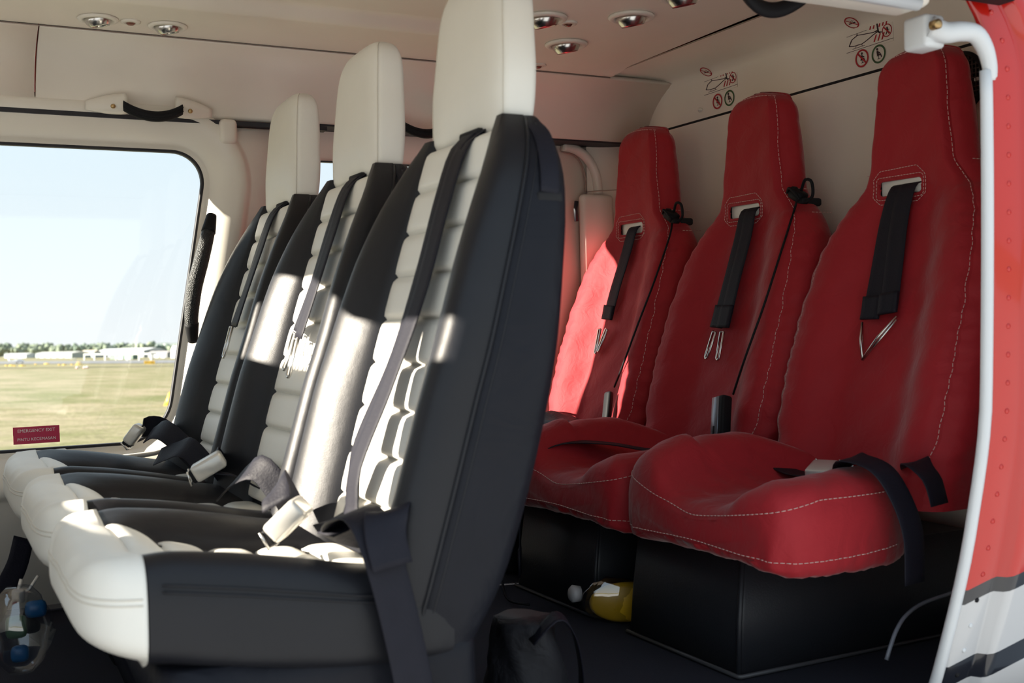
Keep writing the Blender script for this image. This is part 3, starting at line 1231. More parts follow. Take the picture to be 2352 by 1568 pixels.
obj('belt_end', *ribbon([(1.164, 2.225, .12), (1.163, 2.225, .06)], (.6, 1, 0), .054, .006), WEB, r2)['own'] = 1

# push-to-talk cords on two of the red seats


def talk_set(c, label, hub, path, box_at, boxrot, box_size, face):
    root = empty('intercom_cord', (box_at[0], box_at[1], box_at[2] - .06), label, 'intercom', 'intercom cords on the red seats')
    obj('plug', *merge(rbox(hub, (.030, .036, .022), .004, 1, Matrix.Rotation(.5, 3, 'X')), rbox(Vector(hub) + Vector((-.004, .012, .010)), (.018, .022, .016), .003, 1, Matrix.Rotation(-.4, 3, 'X')), rbox(Vector(hub) + Vector((0, -.012, -.012)), (.02, .026, .014), .003, 1, Matrix.Rotation(.2, 3, 'X'))), BLACKP, root)
    h = Vector(hub)
    loop = [h + Vector((0, -.01, .01)), h + Vector((-.005, -.028, .03)), h + Vector((0, -.042, .025)), h + Vector((.004, -.04, -.005)), h + Vector((0, -.02, -.018))]
    obj('plug_loop', *tube(smooth_path([tuple(q) for q in loop], 18), .0035, 7), BLACKP, root)
    lp2 = [h + Vector((-.012, .022, .008)), h + Vector((-.02, .006, .016)), h + Vector((-.02, -.012, .004)), h + Vector((-.014, -.02, -.012))]
    obj('plug_loop', *tube(smooth_path([tuple(q) for q in lp2], 14), .003, 7), BLACKP, root)
    obj('cord', *tube(smooth_path(path, 40), .0026, 7), BLACKP, root)
    bx = obj('switch_box', *rbox(box_at, box_size, .006, 3, boxrot), BLACKP, root)
    if face:
        obj('face_plate', *rbox(Vector(box_at) + boxrot @ Vector((-box_size[0] * .48, box_size[1] * .15, 0)), (.004, box_size[1] * .6, box_size[2] * .96), .0015, 1, boxrot), mat('grey_face', (.20, .22, .26), .3, .3, noise=30), bx)
        obj('button', *rbox(Vector(box_at) + boxrot @ Vector((-box_size[0] * .55, box_size[1] * .15, -.028)), (.004, .006, .022), .001, 1, boxrot), BLACKP, bx)
    return root


def red_px(px_, py_, c, off=.008):
    x = 1.6
    for _ in range(12):
        p_ = at(px_, py_, x=x)
        x = R_front(max(-.2, min(.2, p_.y - c)), p_.z) - off
    return tuple(at(px_, py_, x=x))


hub2 = (1.700, 2.05 - .150, .884)
p2 = [hub2] + [red_px(a, b, 2.05) for a, b in ((1825, 480), (1795, 575), (1755, 700), (1712, 820), (1684, 905))]
talk_set(2.05, 'black intercom switch box with pale grey face on a cord on the middle red seat', hub2, p2, tuple(at(1657, 962, x=1.488)), Matrix.Rotation(-.22, 3, 'X') @ Matrix.Rotation(.25, 3, 'Y'), (.026, .040, .098), True)
hub3 = (1.700, 2.52 - .150, .884)
p3 = [hub3] + [red_px(a, b, 2.52) for a, b in ((1540, 535), (1505, 640), (1465, 745), (1430, 840), (1411, 888))]
talk_set(2.52, 'slim black intercom remote hanging on a cord on the far red seat', hub3, p3, tuple(at(1395, 940, x=1.498)), Matrix.Rotation(-.18, 3, 'X') @ Matrix.Rotation(.25, 3, 'Y'), (.016, .026, .090), False)
# headset pouch and cables lying on the far red seat
pc_ = empty('headset_pouch', (1.45, 2.52, .36), 'black headset pouch with loose cables lying on the far red seat', 'pouch')
secs = []
for k, t in enumerate(np.linspace(0, 1, 12)):
    yc_ = 2.64 - .26 * t
    xc_ = 1.42 + .03 * math.sin(t * 3)
    rr_ = .032 * (math.sin(math.pi * (t * .92 + .04))**.5) + .002
    secs.append([(xc_ + 1.3 * rr_ * math.cos(a), yc_, .372 - .035 * t + .8 * rr_ * math.sin(a) + .006 * math.sin(3 * a + k)) for a in np.linspace(0, 2 * math.pi, 14)[:-1]])
obj('pouch', *loft(secs), mat('pouch_cloth', (.012, .013, .02), .6, noise=30, bump=[(40, .003, 'd')]), pc_)
obj('cable', *tube(smooth_path([(1.42, 2.60, .40), (1.40, 2.66, .425), (1.41, 2.70, .41), (1.42, 2.69, .385), (1.39, 2.62, .378)], 24), .003, 7), BLACKP, pc_)
obj('cable', *tube(smooth_path([(1.36, 2.52, .362), (1.32, 2.46, .366), (1.24, 2.40, .362), (1.17, 2.345, .33), (1.15, 2.325, .26), (1.15, 2.31, .15), (1.14, 2.27, .05), (1.13, 2.22, .012), (1.15, 2.16, .010)], 50), .003, 7), BLACKP, pc_)

# pedestal boxes under the red row
for k, (ya, yb) in enumerate(((1.54, 1.885), (2.01, 2.36))):
    bx = empty('seat_pedestal', (1.4, (ya + yb) / 2, 0), ['dark pedestal box under the red seat beside the open door', 'dark pedestal box under the middle red seat'][k], 'pedestal', 'pedestals under the red seats')
    secs = []
    for z, x0, x1, e_ in ((.002, 1.225, 1.80, 0), (.10, 1.232, 1.80, .004), (.198, 1.244, 1.80, .008)):
        secs.append([(a, b, z) for a, b in rrect(x1 - x0, yb - ya - 2 * e_, .010, 3, (x0 + x1) / 2, (ya + yb) / 2)])
    obj('box', *loft(secs), BASEM, bx)
    obj('edge_trim', *tube([(1.226, ya + .004, .006), (1.232, ya + .006, .10), (1.246, ya + .012, .198)], .005, 8), BASEM, bx)
    obj('floor_strip', *tube([(1.78, ya - .003, .006), (1.226, ya - .003, .006), (1.222, ya, .006), (1.222, yb, .006)], .004, 8), mat('strip_grey', (.06, .06, .065), .4, noise=40) if k == 0 else BASEM, bx)
# third support, low dark block below the far red seat
bx = empty('seat_pedestal', (1.4, 2.58, 0), 'dark pedestal box under the far red seat', 'pedestal', 'pedestals under the red seats')
obj('box', *rbox((1.52, 2.58, .100), (.52, .20, .196), .01, 2), BASEM, bx)

# yellow life vest in clear plastic between the pedestals
lv = empty('life_vest_pack', (1.27, 1.95, 0), 'yellow pouch in clear plastic wrap on the floor between dark pedestals', 'pouch')
secs = []
for t in np.linspace(0, 1, 10):
    r_ = .038 * (math.sin(math.pi * (t * .9 + .05))**.4)
    secs.append([(1.205 + .11 * t + r_ * .8 * math.cos(a), 1.975 - .06 * t, .046 + r_ * math.sin(a) * 1.1) for a in np.linspace(0, 2 * math.pi, 15)[:-1]])
obj('yellow_pouch', *loft(secs), YELLOW, lv)
secs = []
rnd = random.Random(3)
for t in np.linspace(0, 1, 9):
    r_ = .044 * (math.sin(math.pi * (t * .9 + .05))**.4)
    secs.append([(1.19 + .10 * t + r_ * .8 * math.cos(a) * rnd.uniform(.88, 1.1), 1.978 - .05 * t, .052 + r_ * math.sin(a) * 1.1 * rnd.uniform(.9, 1.1)) for a in np.linspace(0, 2 * math.pi, 15)[:-1]])
obj('plastic_wrap', *loft(secs), PLASTIC_BAG, lv)
obj('cap', *lathe((1.175, 2.005, .062), (-1, .2, .1), [(.016, -.01), (.018, .006), (.012, .012), (.0, .013)], 16), mat('grey_cap', (.45, .44, .45), .4, noise=30), lv)
# thin cable by the door sill
tag(obj('floor_cable', *tube(smooth_path([tuple(at(2036, 1515, y=1.36)), tuple(at(2045, 1485, y=1.36)), tuple(at(2060, 1445, y=1.365)), tuple(at(2082, 1412, y=1.375)), tuple(at(2120, 1385, y=1.39)), tuple(at(2190, 1360, y=1.41))], 30), .0035, 8), mat('grey_cable', (.16, .17, .20), .35, noise=40)), 'thin dark cable rising from the floor beside the door rail', 'cable')
# dark bag on the floor behind the near front seat
secs = []
for t in np.linspace(0, 1, 12):
    z = .002 + .20 * t
    k = 1 - .35 * t
    secs.append([(.82 + (.07 * k + .006 * math.sin(5 * a + 9 * t)) * math.cos(a), 1.56 + (.08 * k + .006 * math.cos(4 * a + 7 * t)) * math.sin(a), z * .8) for a in np.linspace(0, 2 * math.pi, 25)[:-1]])
bagm = mat('bag_cloth', (.006, .006, .010), .7, noise=20, bump=[(20, .006, 'd')])
bg_ = empty('cloth_bag', (.79, 1.52, 0), 'crumpled black cloth bag on the floor behind the near seat', 'bag')
obj('bag_body', *loft(secs), bagm, bg_)
obj('bag_strap', *ribbon(smooth_path([(.80, 1.50, .14), (.84, 1.49, .175), (.88, 1.51, .14), (.91, 1.54, .07), (.92, 1.56, .012)], 24), (.3, 1, .2), .03), WEB, bg_)

# things below the front row at the far left
bt = empty('plastic_bottle_bag', (.12, 2.15, 0), 'clear plastic bag with blue and green print under the front seats', 'bag')
pc0 = at(45, 1445, y=2.15)
secs = []
for t in np.linspace(0, 1, 10):
    r_ = .055 * math.sin(math.pi * (t * .86 + .07))**.6
    secs.append([(pc0.x + r_ * math.cos(a) * rnd.uniform(.85, 1.1), pc0.y + r_ * .8 * math.sin(a), pc0.z - .075 + .15 * t) for a in np.linspace(0, 2 * math.pi, 17)[:-1]])
obj('bag_film', *loft(secs), PLASTIC_BAG, bt)
obj('blue_print', *rbox(pc0 + Vector((.028, .01, .030)), (.036, .02, .03), .009, 2), BLUEB, bt)
obj('green_print', *rbox(pc0 + Vector((-.005, .0, .005)), (.035, .02, .04), .009, 2), GREENB, bt)
obj('blue_print', *rbox(pc0 + Vector((.0, .01, -.045)), (.03, .02, .03), .009, 2), BLUEB, bt)
hk = empty('strap_hook', tuple(at(50, 1370, y=2.2)), 'pale plastic strap hook hanging under the far front seat', 'hook')
q0 = at(42, 1368, y=2.2)
obj('hook_body', *rbox(q0, (.022, .014, .026), .005, 2), mat('grey_hook', (.35, .35, .36), .4, noise=30), hk)
obj('hook_rod', *tube([at(50, 1330, y=2.2), at(40, 1365, y=2.2), at(22, 1398, y=2.2)], .004, 7), SILVER, hk)
obj('hook_rod', *tube([at(45, 1368, y=2.2), at(68, 1352, y=2.2), at(88, 1322, y=2.2)], .003, 7), SILVER, hk)
tag(obj('hanging_strap', *ribbon(smooth_path([tuple(at(55, 1235, y=2.35)), tuple(at(38, 1300, y=2.33)), tuple(at(5, 1365, y=2.30)), tuple(at(-20, 1420, y=2.28))], 16), (1, .4, 0), .040), WEB), 'black strap hanging below the far front seat cushion', 'strap')

# ------------------------------------------------------------------ cabin fittings


def grab_handle(x0, x1, y, z, mir, label):
    s = -1 if mir else 1
    xm = (x0 + x1) / 2
    h = empty('grab_handle', (xm, y, z), label, 'handle', 'overhead grab handles')
    for sgn, xe in ((-1, x0), (1, x1)):
        xi = xe - sgn * .085
        secs = []
        for t in np.linspace(0, 1, 9):
            x = xe + (xi - xe) * t
            hh = .010 + .014 * math.sin(t * math.pi * .55)
            dd = .012 + .030 * t
            zz_ = z + .006 * t
            secs.append([(x, y - s * (dd * (.5 + .5 * math.cos(a))) + s * .012, zz_ + hh * math.sin(a)) for a in np.linspace(0, 2 * math.pi, 15)[:-1]])
        m_ = obj('mount', *loft(secs), CREAM2, h)
        obj('screw', *lathe((xe - sgn * .055, y - s * .022, z - .004), (0, -s, -.2), [(.0052, -.004), (.0052, .0015), (.003, .003)], 12), BRASS, m_)
    pts_ = []
    for t in np.linspace(-1, 1, 25):
        pts_.append((xm + t * ((x1 - x0) / 2 - .075), y - s * (.035 + .012 * (1 - t * t)), z - .004 - .022 * (1 - t * t)))
    secs = []
    for k, p in enumerate(pts_):
        sec = []
        for a in np.linspace(0, 2 * math.pi, 13)[:-1]:
            sec.append((p[0], p[1] + .008 * math.cos(a), p[2] + .012 * math.sin(a)))
        secs.append(sec)
    g = obj('grip', *loft(secs), BLACKP, h)
    for zz_ in (-.005, .004):
        obj('grip_rib', *tube([(p[0], p[1] - s * .0075, p[2] + zz_) for p in pts_], .0016, 6), BLACKP, g)
    # shallow dish in the lining behind the grip
    return h


ha, hb = at(197, 240, y=2.67), at(488, 258, y=2.67)
grab_handle(ha.x, hb.x, 2.672, (ha.z + hb.z) / 2, False, 'overhead grab handle with black grip above the far window')
grab_handle(1.00, 1.27, 2.672, (ha.z + hb.z) / 2 - .002, False, 'overhead grab handle seen between the front headrests')
grab_handle(.99, 1.255, 1.262, 1.100, True, 'overhead grab handle above the open door')

# vertical assist grip on the far door
gp = empty('assist_grip', tuple(at(455, 640, y=2.66)), 'black leather assist grip curving up the far door frame', 'handle')
gpts = [(486, 495, 2.675), (478, 535, 2.655), (462, 600, 2.648), (447, 660, 2.648), (440, 720, 2.652), (441, 755, 2.66), (443, 783, 2.675)]
gpts = [tuple(at(a, b, y=c_)) for a, b, c_ in gpts]
obj('grip', *tube(smooth_path(gpts, 40), .0150, 14, lambda t: .72 + .45 * math.sin(math.pi * min(1, max(0, t)))**.6 if .02 < t < .98 else .55), mat('grip_leather', (.012, .012, .013), .5, noise=60, bump=[(420, .0012, 'v')]), gp)
obj('end_cap', *tube(smooth_path(gpts, 40)[:7], .0165, 14, lambda t: .7 + .3 * t), BLACKP, gp)
obj('end_cap', *tube(smooth_path(gpts, 40)[-7:], .0165, 14, lambda t: 1 - .3 * t), BLACKP, gp)

# ceiling lamps
LAMPS = [(225, 43, 'swivel ceiling lamp at the far left, over the window'), (385, 60, 'swivel ceiling lamp second from the left'), (1300, 103, 'swivel ceiling lamp closest to the rear panel'), (1450, 43, 'swivel ceiling lamp tilted towards the door'), (1250, 45, 'swivel ceiling lamp half hidden by the near headrest'), (1568, -4, 'swivel ceiling lamp cut by the top of the picture')]
for px_, py_, lb in LAMPS:
    p = at(px_, py_, z=CZ)
    p.z = ceil_z(p.x, p.y)
    L_ = empty('ceiling_lamp', tuple(p), lb, 'lamp', 'swivel ceiling lamps')
    ks = .95 if px_ < 500 else 1.18
    SCL = lambda pr: [(a * ks, b * ks) for a, b in pr]
    obj('bezel', *lathe(p, (0, 0, -1), SCL([(.034, -.002), (.041, .000), (.043, .002), (.041, .005), (.034, .007), (.030, .004), (.029, -.004)]), 32), CREAM2, L_)
    obj('reflector', *lathe(p, (.25, .1, -1), SCL([(.0285, -.006), (.0285, .004), (.026, .010), (.022, .016), (.0205, .018), (.019, .016), (.018, .008)]), 28), CHROME, L_)
    obj('lens', *lathe(p, (.25, .1, -1), SCL([(.019, .010), (.0185, .0135), (.0001, .014)]), 24), LENS, L_)
for px_, py_, lb in [(300, 50, 'small round indicator between the two left ceiling lamps'), (1305, 57, 'small round indicator between the rear ceiling lamps'), (1236, 150, 'small round indicator on the ceiling beside the near headrest')]:
    p = at(px_, py_, z=CZ)
    p.z = ceil_z(p.x, p.y)
    L_ = empty('ceiling_indicator', tuple(p), lb, 'indicator', 'small ceiling indicators')
    obj('rim', *lathe(p, (0, 0, -1), [(.019, -.002), (.021, .001), (.019, .004), (.011, .005), (.010, .0)], 24), CREAM2, L_)
    obj('jewel', *lathe(p, (0, 0, -1), [(.0098, -.003), (.0098, .004), (.006, .008), (.0001, .009)], 20), mat('dark_jewel', (.22, .09, .07), .2, .4, noise=40), L_)

# black socket plate on the far rear lining
p = at(1264, 283, y=YA - .012)
sw = empty('socket_plate', tuple(p), 'small black socket plate on the cream wall behind the near seat', 'socket')
obj('plate', *rbox(p, (.040, .008, .050), .003, 2), BLACKP, sw)
obj('ring', *lathe(p + Vector((0, -.004, 0)), (0, -1, 0), [(.012, 0), (.012, .003), (.009, .003), (.009, 0)], 20), DARK, sw)

# seam lines of the far rear corner lining
def seam(name, pts_, r=.0016):
    return struct(obj(name, *tube(smooth_path([tuple(q) for q in pts_], 24), r, 6), mat('seam_' + name, (.30, .23, .19), .7, noise=40)))


seam('trim_12', [(1.644, y, 1.2785) for y in np.linspace(1.32, 2.55, 8)], .0016)
seam('trim_13', [(x, 2.549, 1.2665) for x in np.linspace(-.55, 1.64, 8)], .0014)
arch = [at(1292, 338, y=YA - .02), at(1325, 345, y=YA - .02), at(1350, 365, y=YA - .02), at(1368, 400, y=YA - .02), at(1375, 445, y=YA - .02)]
struct(obj('trim_15', *tube(smooth_path([tuple(q) for q in arch], 24), .014, 10), CREAM2))
seam('trim_16', [at(1290, 348, y=YA - .03), at(1318, 356, y=YA - .03), at(1336, 378, y=YA - .03), at(1345, 410, y=YA - .03), at(1345, 440, y=YA - .03)], .0025)
struct(obj('trim_18', *tube([at(1324, 462, y=YA - .05), at(1322, 480, y=YA - .05), at(1324, 508, y=YA - .05)], .006, 8), RUBBER))
struct(obj('trim_19', *rbox(at(1372, 600, y=YA - .035), (.105, .03, .38), .012, 3), CREAM2), 'cream lower lining beside the far red seat')
seam('trim_17', [at(1346, 440, y=YA - .02), at(1420, 436, y=YA - .16)], .0016)


def on_rear(px_, py_):
    """photo pixel to the slanted rear lining (solved on its straight middle part)"""
    d = CF + CR * ((px_ - 1176) / FPX) - CU * ((py_ - 784) / FPX)
    lo, hi = .5, 4.0
    for _ in range(50):
        m_ = (lo + hi) / 2
        q = Vector((0, 0, CAMZ)) + d * m_
        if q.x > ci(-q.z, [-p_[1] for p_ in RB], [p_[0] for p_ in RB]):
            hi = m_
        else:
            lo = m_
    return Vector((0, 0, CAMZ)) + d * lo


# warning placards on the slanted lining: each a flat print
def placard_frame(px_, py_):
    p = on_rear(px_, py_)
    across = Vector((0, -1, 0))            # photo right
    zt = min(1.276, max(1.156, p.z))
    za, zb_ = zt + .002, zt - .002
    f_x = lambda z_: ci(-z_, [-p_[1] for p_ in RB], [p_[0] for p_ in RB])
    slope = Vector((f_x(za) - f_x(zb_), 0, .004)).normalized()   # up the panel
    n = across.cross(slope).normalized()
    if n.z > 0:
        n = -n
    return p, across, slope, n


def flat(name, polys, p, ax, up, n, m_, parent, lift, th=.0004):
    V, Fc = [], []
    for poly in polys:
        o_ = len(V)
        V += [p + ax * a + up * b + n * lift for a, b in poly]
        V += [p + ax * a + up * b + n * (lift - th) for a, b in poly]
        k = len(poly)
        Fc.append(tuple(range(o_, o_ + k)))
        Fc += [(o_ + i, o_ + (i + 1) % k, o_ + k + (i + 1) % k, o_ + k + i) for i in range(k)]
    return obj(name, V, Fc, m_, parent, smooth=False)


def ringpolys(r0, r1, n=28):
    return [[(r1 * math.cos(a), r1 * math.sin(a)), (r1 * math.cos(b), r1 * math.sin(b)), (r0 * math.cos(b), r0 * math.sin(b)), (r0 * math.cos(a), r0 * math.sin(a))] for a, b in [(2 * math.pi * k / n, 2 * math.pi * (k + 1) / n) for k in range(n)]]


def disc(cx, cy, r, n=14):
    return [(cx + r * math.cos(2 * math.pi * k / n), cy + r * math.sin(2 * math.pi * k / n)) for k in range(n)]


def bar(a, b, w):
    a, b = Vector(a), Vector(b)
    t = (b - a).normalized()
    q = Vector((-t.y, t.x)) * w / 2
    return [tuple(a + q), tuple(b + q), tuple(b - q), tuple(a - q)]


def strokes(pts_, w):
    return [bar(a, b, w) for a, b in zip(pts_[:-1], pts_[1:])]


def sitter(lean):
    """seated figure pictogram in a unit circle"""
    o_ = [disc(-.22 + lean * .3, .58, .15)]
    o_ += [[(-.34 + lean * .2, .38), (-.08 + lean * .25, .40), (.02, -.12), (-.26, -.16)],
           bar((-.12 + lean * .2, .26), (.22 + lean * .2, .10), .12),
           [(-.28, -.16), (.26, -.14), (.34, .02), (-.20, .02)] if lean == 0 else [(-.26, -.18), (.22, -.22), (.30, -.04), (-.20, .02)],
           bar((.26, -.05), (.44, -.42), .15), bar((-.30, -.20), (.10, -.22), .05), bar((-.02, -.22), (-.02, -.52), .06), bar((-.18, -.55), (.24, -.52), .06)]
    return o_


def scale(polys, s, cx=0, cy=0, sx=1.0):
    return [[(cx + a * s * sx, cy + b * s) for a, b in q] for q in polys]


def placards(k, c_no, c_yes, c_heli, c_smoke, where):
    R_ = .0190
    p, ax, up, n = placard_frame(*c_no)
    o_ = empty('warning_sticker', tuple(p), 'round red sticker forbidding a leaning seated posture, ' + where, 'sticker', 'round posture stickers')
    flat('figure', scale(sitter(.6), R_ * .95), p, ax, up, n, INK, o_, .0012)
    flat('red_ring', ringpolys(R_ * .84, R_ * 1.04) + [bar((-R_ * .62, R_ * .62), (R_ * .62, -R_ * .62), R_ * .2)], p, ax, up, n, REDS, o_, .0020)
    p, ax, up, n = placard_frame(*c_yes)
    o_ = empty('posture_sticker', tuple(p), 'round green sticker showing an upright seated figure, ' + where, 'sticker', 'round posture stickers')
    flat('figure', scale(sitter(0), R_ * .98), p, ax, up, n, INK, o_, .0012)
    flat('green_ring', ringpolys(R_ * .85, R_ * 1.06), p, ax, up, n, GREENS, o_, .0016)
    p, ax, up, n = placard_frame(*c_heli)
    o_ = empty('danger_sticker', tuple(p), 'helicopter tail rotor danger sticker with red hatching, ' + where, 'sticker', 'tail rotor stickers')
    s = .040
    WX = 1.75
    flat('backing', [[(-s * WX, -s * .66), (s * .98 * WX, -s * .66), (s * .98 * WX, s * .62), (-s * WX, s * .62)]], p, ax, up, n, CLEARS, o_, .0008)
    heli = [(-.86, -.26), (-.74, .06), (-.50, .22), (-.18, .16), (.20, .10), (.36, .16), (.38, .08), (.18, -.02), (-.08, -.20), (-.30, -.32), (-.66, -.32), (-.86, -.26)]
    body = strokes(heli, .045) + strokes([(-.95, .30), (-.10, .34)], .02) + strokes([(-.52, .22), (-.50, .32)], .03) + strokes([(-.72, -.46), (-.20, -.44)], .025) + strokes([(-.56, -.32), (-.58, -.45)], .02) + strokes([(-.32, -.32), (-.30, -.44)], .02) + strokes([(-.98, -.58), (.98, -.52)], .025) + strokes([(.34, .52), (.38, .06), (.46, -.04)], .06) + strokes([(.26, .10), (.52, -.02)], .05)
    flat('helicopter', scale(body, s, 0, 0, WX), p, ax, up, n, INK, o_, .0013)
    hat = [bar((x, .58), (x - .06, .30), .055) for x in (.10, .24, .48, .62, .76)] + [bar((x, -.06), (x - .10, -.42), .055) for x in (.30, .46, .62)]
    flat('red_hatching', scale(hat, s, 0, 0, WX), p, ax, up, n, REDS, o_, .0012)
    c_ = (.74, -.02)
    fig = [disc(c_[0], c_[1] + .16, .035, 10), bar((c_[0], c_[1] + .12), (c_[0] + .02, c_[1] - .05), .07), bar((c_[0] + .02, c_[1] - .05), (c_[0] + .08, c_[1] - .2), .04), bar((c_[0], c_[1] - .05), (c_[0] - .05, c_[1] - .2), .04), bar((c_[0] - .08, c_[1] + .06), (c_[0] + .09, c_[1] + .03), .03)]
    flat('walker', scale(fig, s, 0, 0, WX), p, ax, up, n, INK, o_, .0014)
    flat('red_ring', [[(c_[0] * s * WX + a, c_[1] * s + b) for a, b in q] for q in ringpolys(.30 * s, .35 * s, 20)] + scale([bar((c_[0] - .12, c_[1] + .2), (c_[0] + .12, c_[1] - .2), .05)], s, 0, 0, WX), p, ax, up, n, REDS, o_, .0018)
    p, ax, up, n = placard_frame(*c_smoke)
    o_ = empty('no_smoking_sticker', tuple(p), 'round no smoking sticker, ' + where, 'sticker', 'no smoking stickers')
    q = .0165
    flat('cigarette', scale([bar((-.6, -.12), (.5, -.12), .16), bar((.1, .1), (.5, .28), .05), bar((-.2, .12), (.3, .36), .05)], q), p, ax, up, n, INK, o_, .0042)
    flat('red_ring', ringpolys(q * .88, q * 1.04) + [bar((-q * .6, q * .6), (q * .6, -q * .6), q * .12)], p, ax, up, n, REDS, o_, .0048)


placards(0, (1649, 233), (1676, 225), (1655, 187), (1623, 162), 'above the middle red seat')
placards(1, (1981, 134), (2019, 124), (1997, 82), (1958, 49), 'above the near red seat')

# round speaker grille on the rear wall by the near red seat
p = at(2206, 190, x=1.85)
g = empty('speaker_grille', tuple(p), 'round black speaker grille behind the near red headrest', 'speaker')
obj('rim', *lathe(p, (-1, 0, 0), [(.058, -.004), (.062, .0), (.060, .005), (.054, .005), (.053, .0)], 32), BLACKP, g)
obj('mesh_plate', *lathe(p, (-1, 0, 0), [(.0535, -.002), (.0535, .002), (.0001, .004)], 32), DARK, g)
vf = []
for a in np.arange(-.05, .051, .0088):
    hh = math.sqrt(max(0, .053**2 - a * a))
    vf.append(tube([p + Vector((-.004, a, -hh)), p + Vector((-.004, a, hh))], .0016, 5))
    vf.append(tube([p + Vector((-.004, -hh, a)), p + Vector((-.004, hh, a))], .0016, 5))
obj('mesh_wires', *merge(*vf), mat('grille_wire', (.06, .045, .04), .5, noise=60), g)
for px_, py_, lb in ((2244, 182, 'small screw beside the round speaker grille'),):
    q = at(px_, py_, x=1.848)
    tag(obj('screw', *lathe(q, (-1, 0, 0), [(.006, -.002), (.006, .002), (.003, .003)], 12), SILVER), lb, 'screw')
q = on_rear(1609, 254)
tag(obj('plug_button', *lathe(q, (-.5, 0, -.8), [(.008, -.003), (.0085, .001), (.006, .003), (.0001, .0035)], 16), CREAM2), 'small round plug in the lining left of the posture stickers', 'plug')
q = on_rear(2087, 116)
tag(obj('plug_button', *lathe(q, (-.5, 0, -.8), [(.008, -.003), (.0085, .001), (.006, .003), (.0001, .0035)], 16), BLACKP), 'small dark plug just above the near red headrest', 'plug')


def text(s, p, ax, up, n, size, m_, parent, lift=.001):
    cu = bpy.data.curves.new('lettering', 'FONT')
    cu.body = s
    cu.size = size
    cu.align_x = 'CENTER'
    cu.align_y = 'CENTER'
    cu.extrude = .0002
    cu.resolution_u = 3
    o_ = bpy.data.objects.new('lettering_tmp', cu)
    COL.objects.link(o_)
    bpy.context.view_layer.update()
    me = bpy.data.meshes.new_from_object(o_.evaluated_get(bpy.context.evaluated_depsgraph_get()))
    V = [p + ax * v_.co.x + up * v_.co.y + n * (v_.co.z + lift) for v_ in me.vertices]
    Fc = [tuple(q.vertices) for q in me.polygons]
    bpy.data.objects.remove(o_)
    bpy.data.meshes.remove(me)
    return obj('lettering', V, Fc, m_, parent, smooth=False)


# emergency exit sticker on the far window, two lines
YG = YF + .0385
for (c, s_, nm) in (((83.5, 988), 'EMERGENCY EXIT', 0), ((84.5, 1007.5), 'PINTU KECEMASAN', 1)):
    p = at(*c, y=YG)
    wpx = at(131, 985, y=YG) - at(37, 992, y=YG)
    ax = Vector((1, 0, .002)).normalized()
    up = Vector((0, 0, 1))
    w_ = .097
    h_ = .0185 if nm == 0 else .0200
    st_ = empty('exit_sticker', tuple(p), 'red window sticker reading ' + s_, 'sticker', 'exit stickers on the far window')
    flat('backing', [[(-w_ / 2, -h_ / 2), (w_ / 2, -h_ / 2), (w_ / 2, h_ / 2), (-w_ / 2, h_ / 2)]], p, ax, up, Vector((0, -1, 0)), MAGENTA, st_, .0006)
    text(s_, p, ax, up, Vector((0, -1, 0)), (.0098 if nm == 0 else .0092), WHITEINK, st_)
# pull-to-open handle plate below the window
p = at(95, 1044, y=YF - .035)
ph = empty('release_handle', tuple(p), 'cream emergency release handle reading PULL TO OPEN below the far window', 'handle')
obj('plate', *rbox(p, (.105, .014, .020), .004, 2), CREAM2, ph)
text('PULL TO OPEN', p + Vector((0, -.0075, .001)), Vector((1, 0, 0)), Vector((0, 0, 1)), Vector((0, -1, 0)), .0085, INK, ph)
# recess bead in the door lining below the window
v, f = tube(smooth_path([(.30, YF - .034, .335), (.40, YF - .036, .340), (.47, YF - .036, .345), (.50, YF - .032, .360)], 16), .006, 8)
struct(obj('trim_14', v, f, CREAM2))

# ------------------------------------------------------------------ outside: airfield beyond the far window
hz1 = CF + CR * ((20 - 1176) / FPX) - CU * ((817 - 784) / FPX)
hz2 = CF + CR * ((380 - 1176) / FPX) - CU * ((814 - 784) / FPX)
GN = hz1.cross(hz2).normalized()
if GN.z < 0:
    GN = -GN
CAMH = 1.35
G0 = Vector((0, 0, CAMZ)) - GN * CAMH


def ground(px_, py_):
    d = CF + CR * ((px_ - 1176) / FPX) - CU * ((py_ - 784) / FPX)
    t = (G0 - Vector((0, 0, CAMZ))).dot(GN) / d.dot(GN)
    return Vector((0, 0, CAMZ)) + d * t


def gz(x, y, h=0):
    return G0.z - (GN.x * (x - G0.x) + GN.y * (y - G0.y)) / GN.z + h


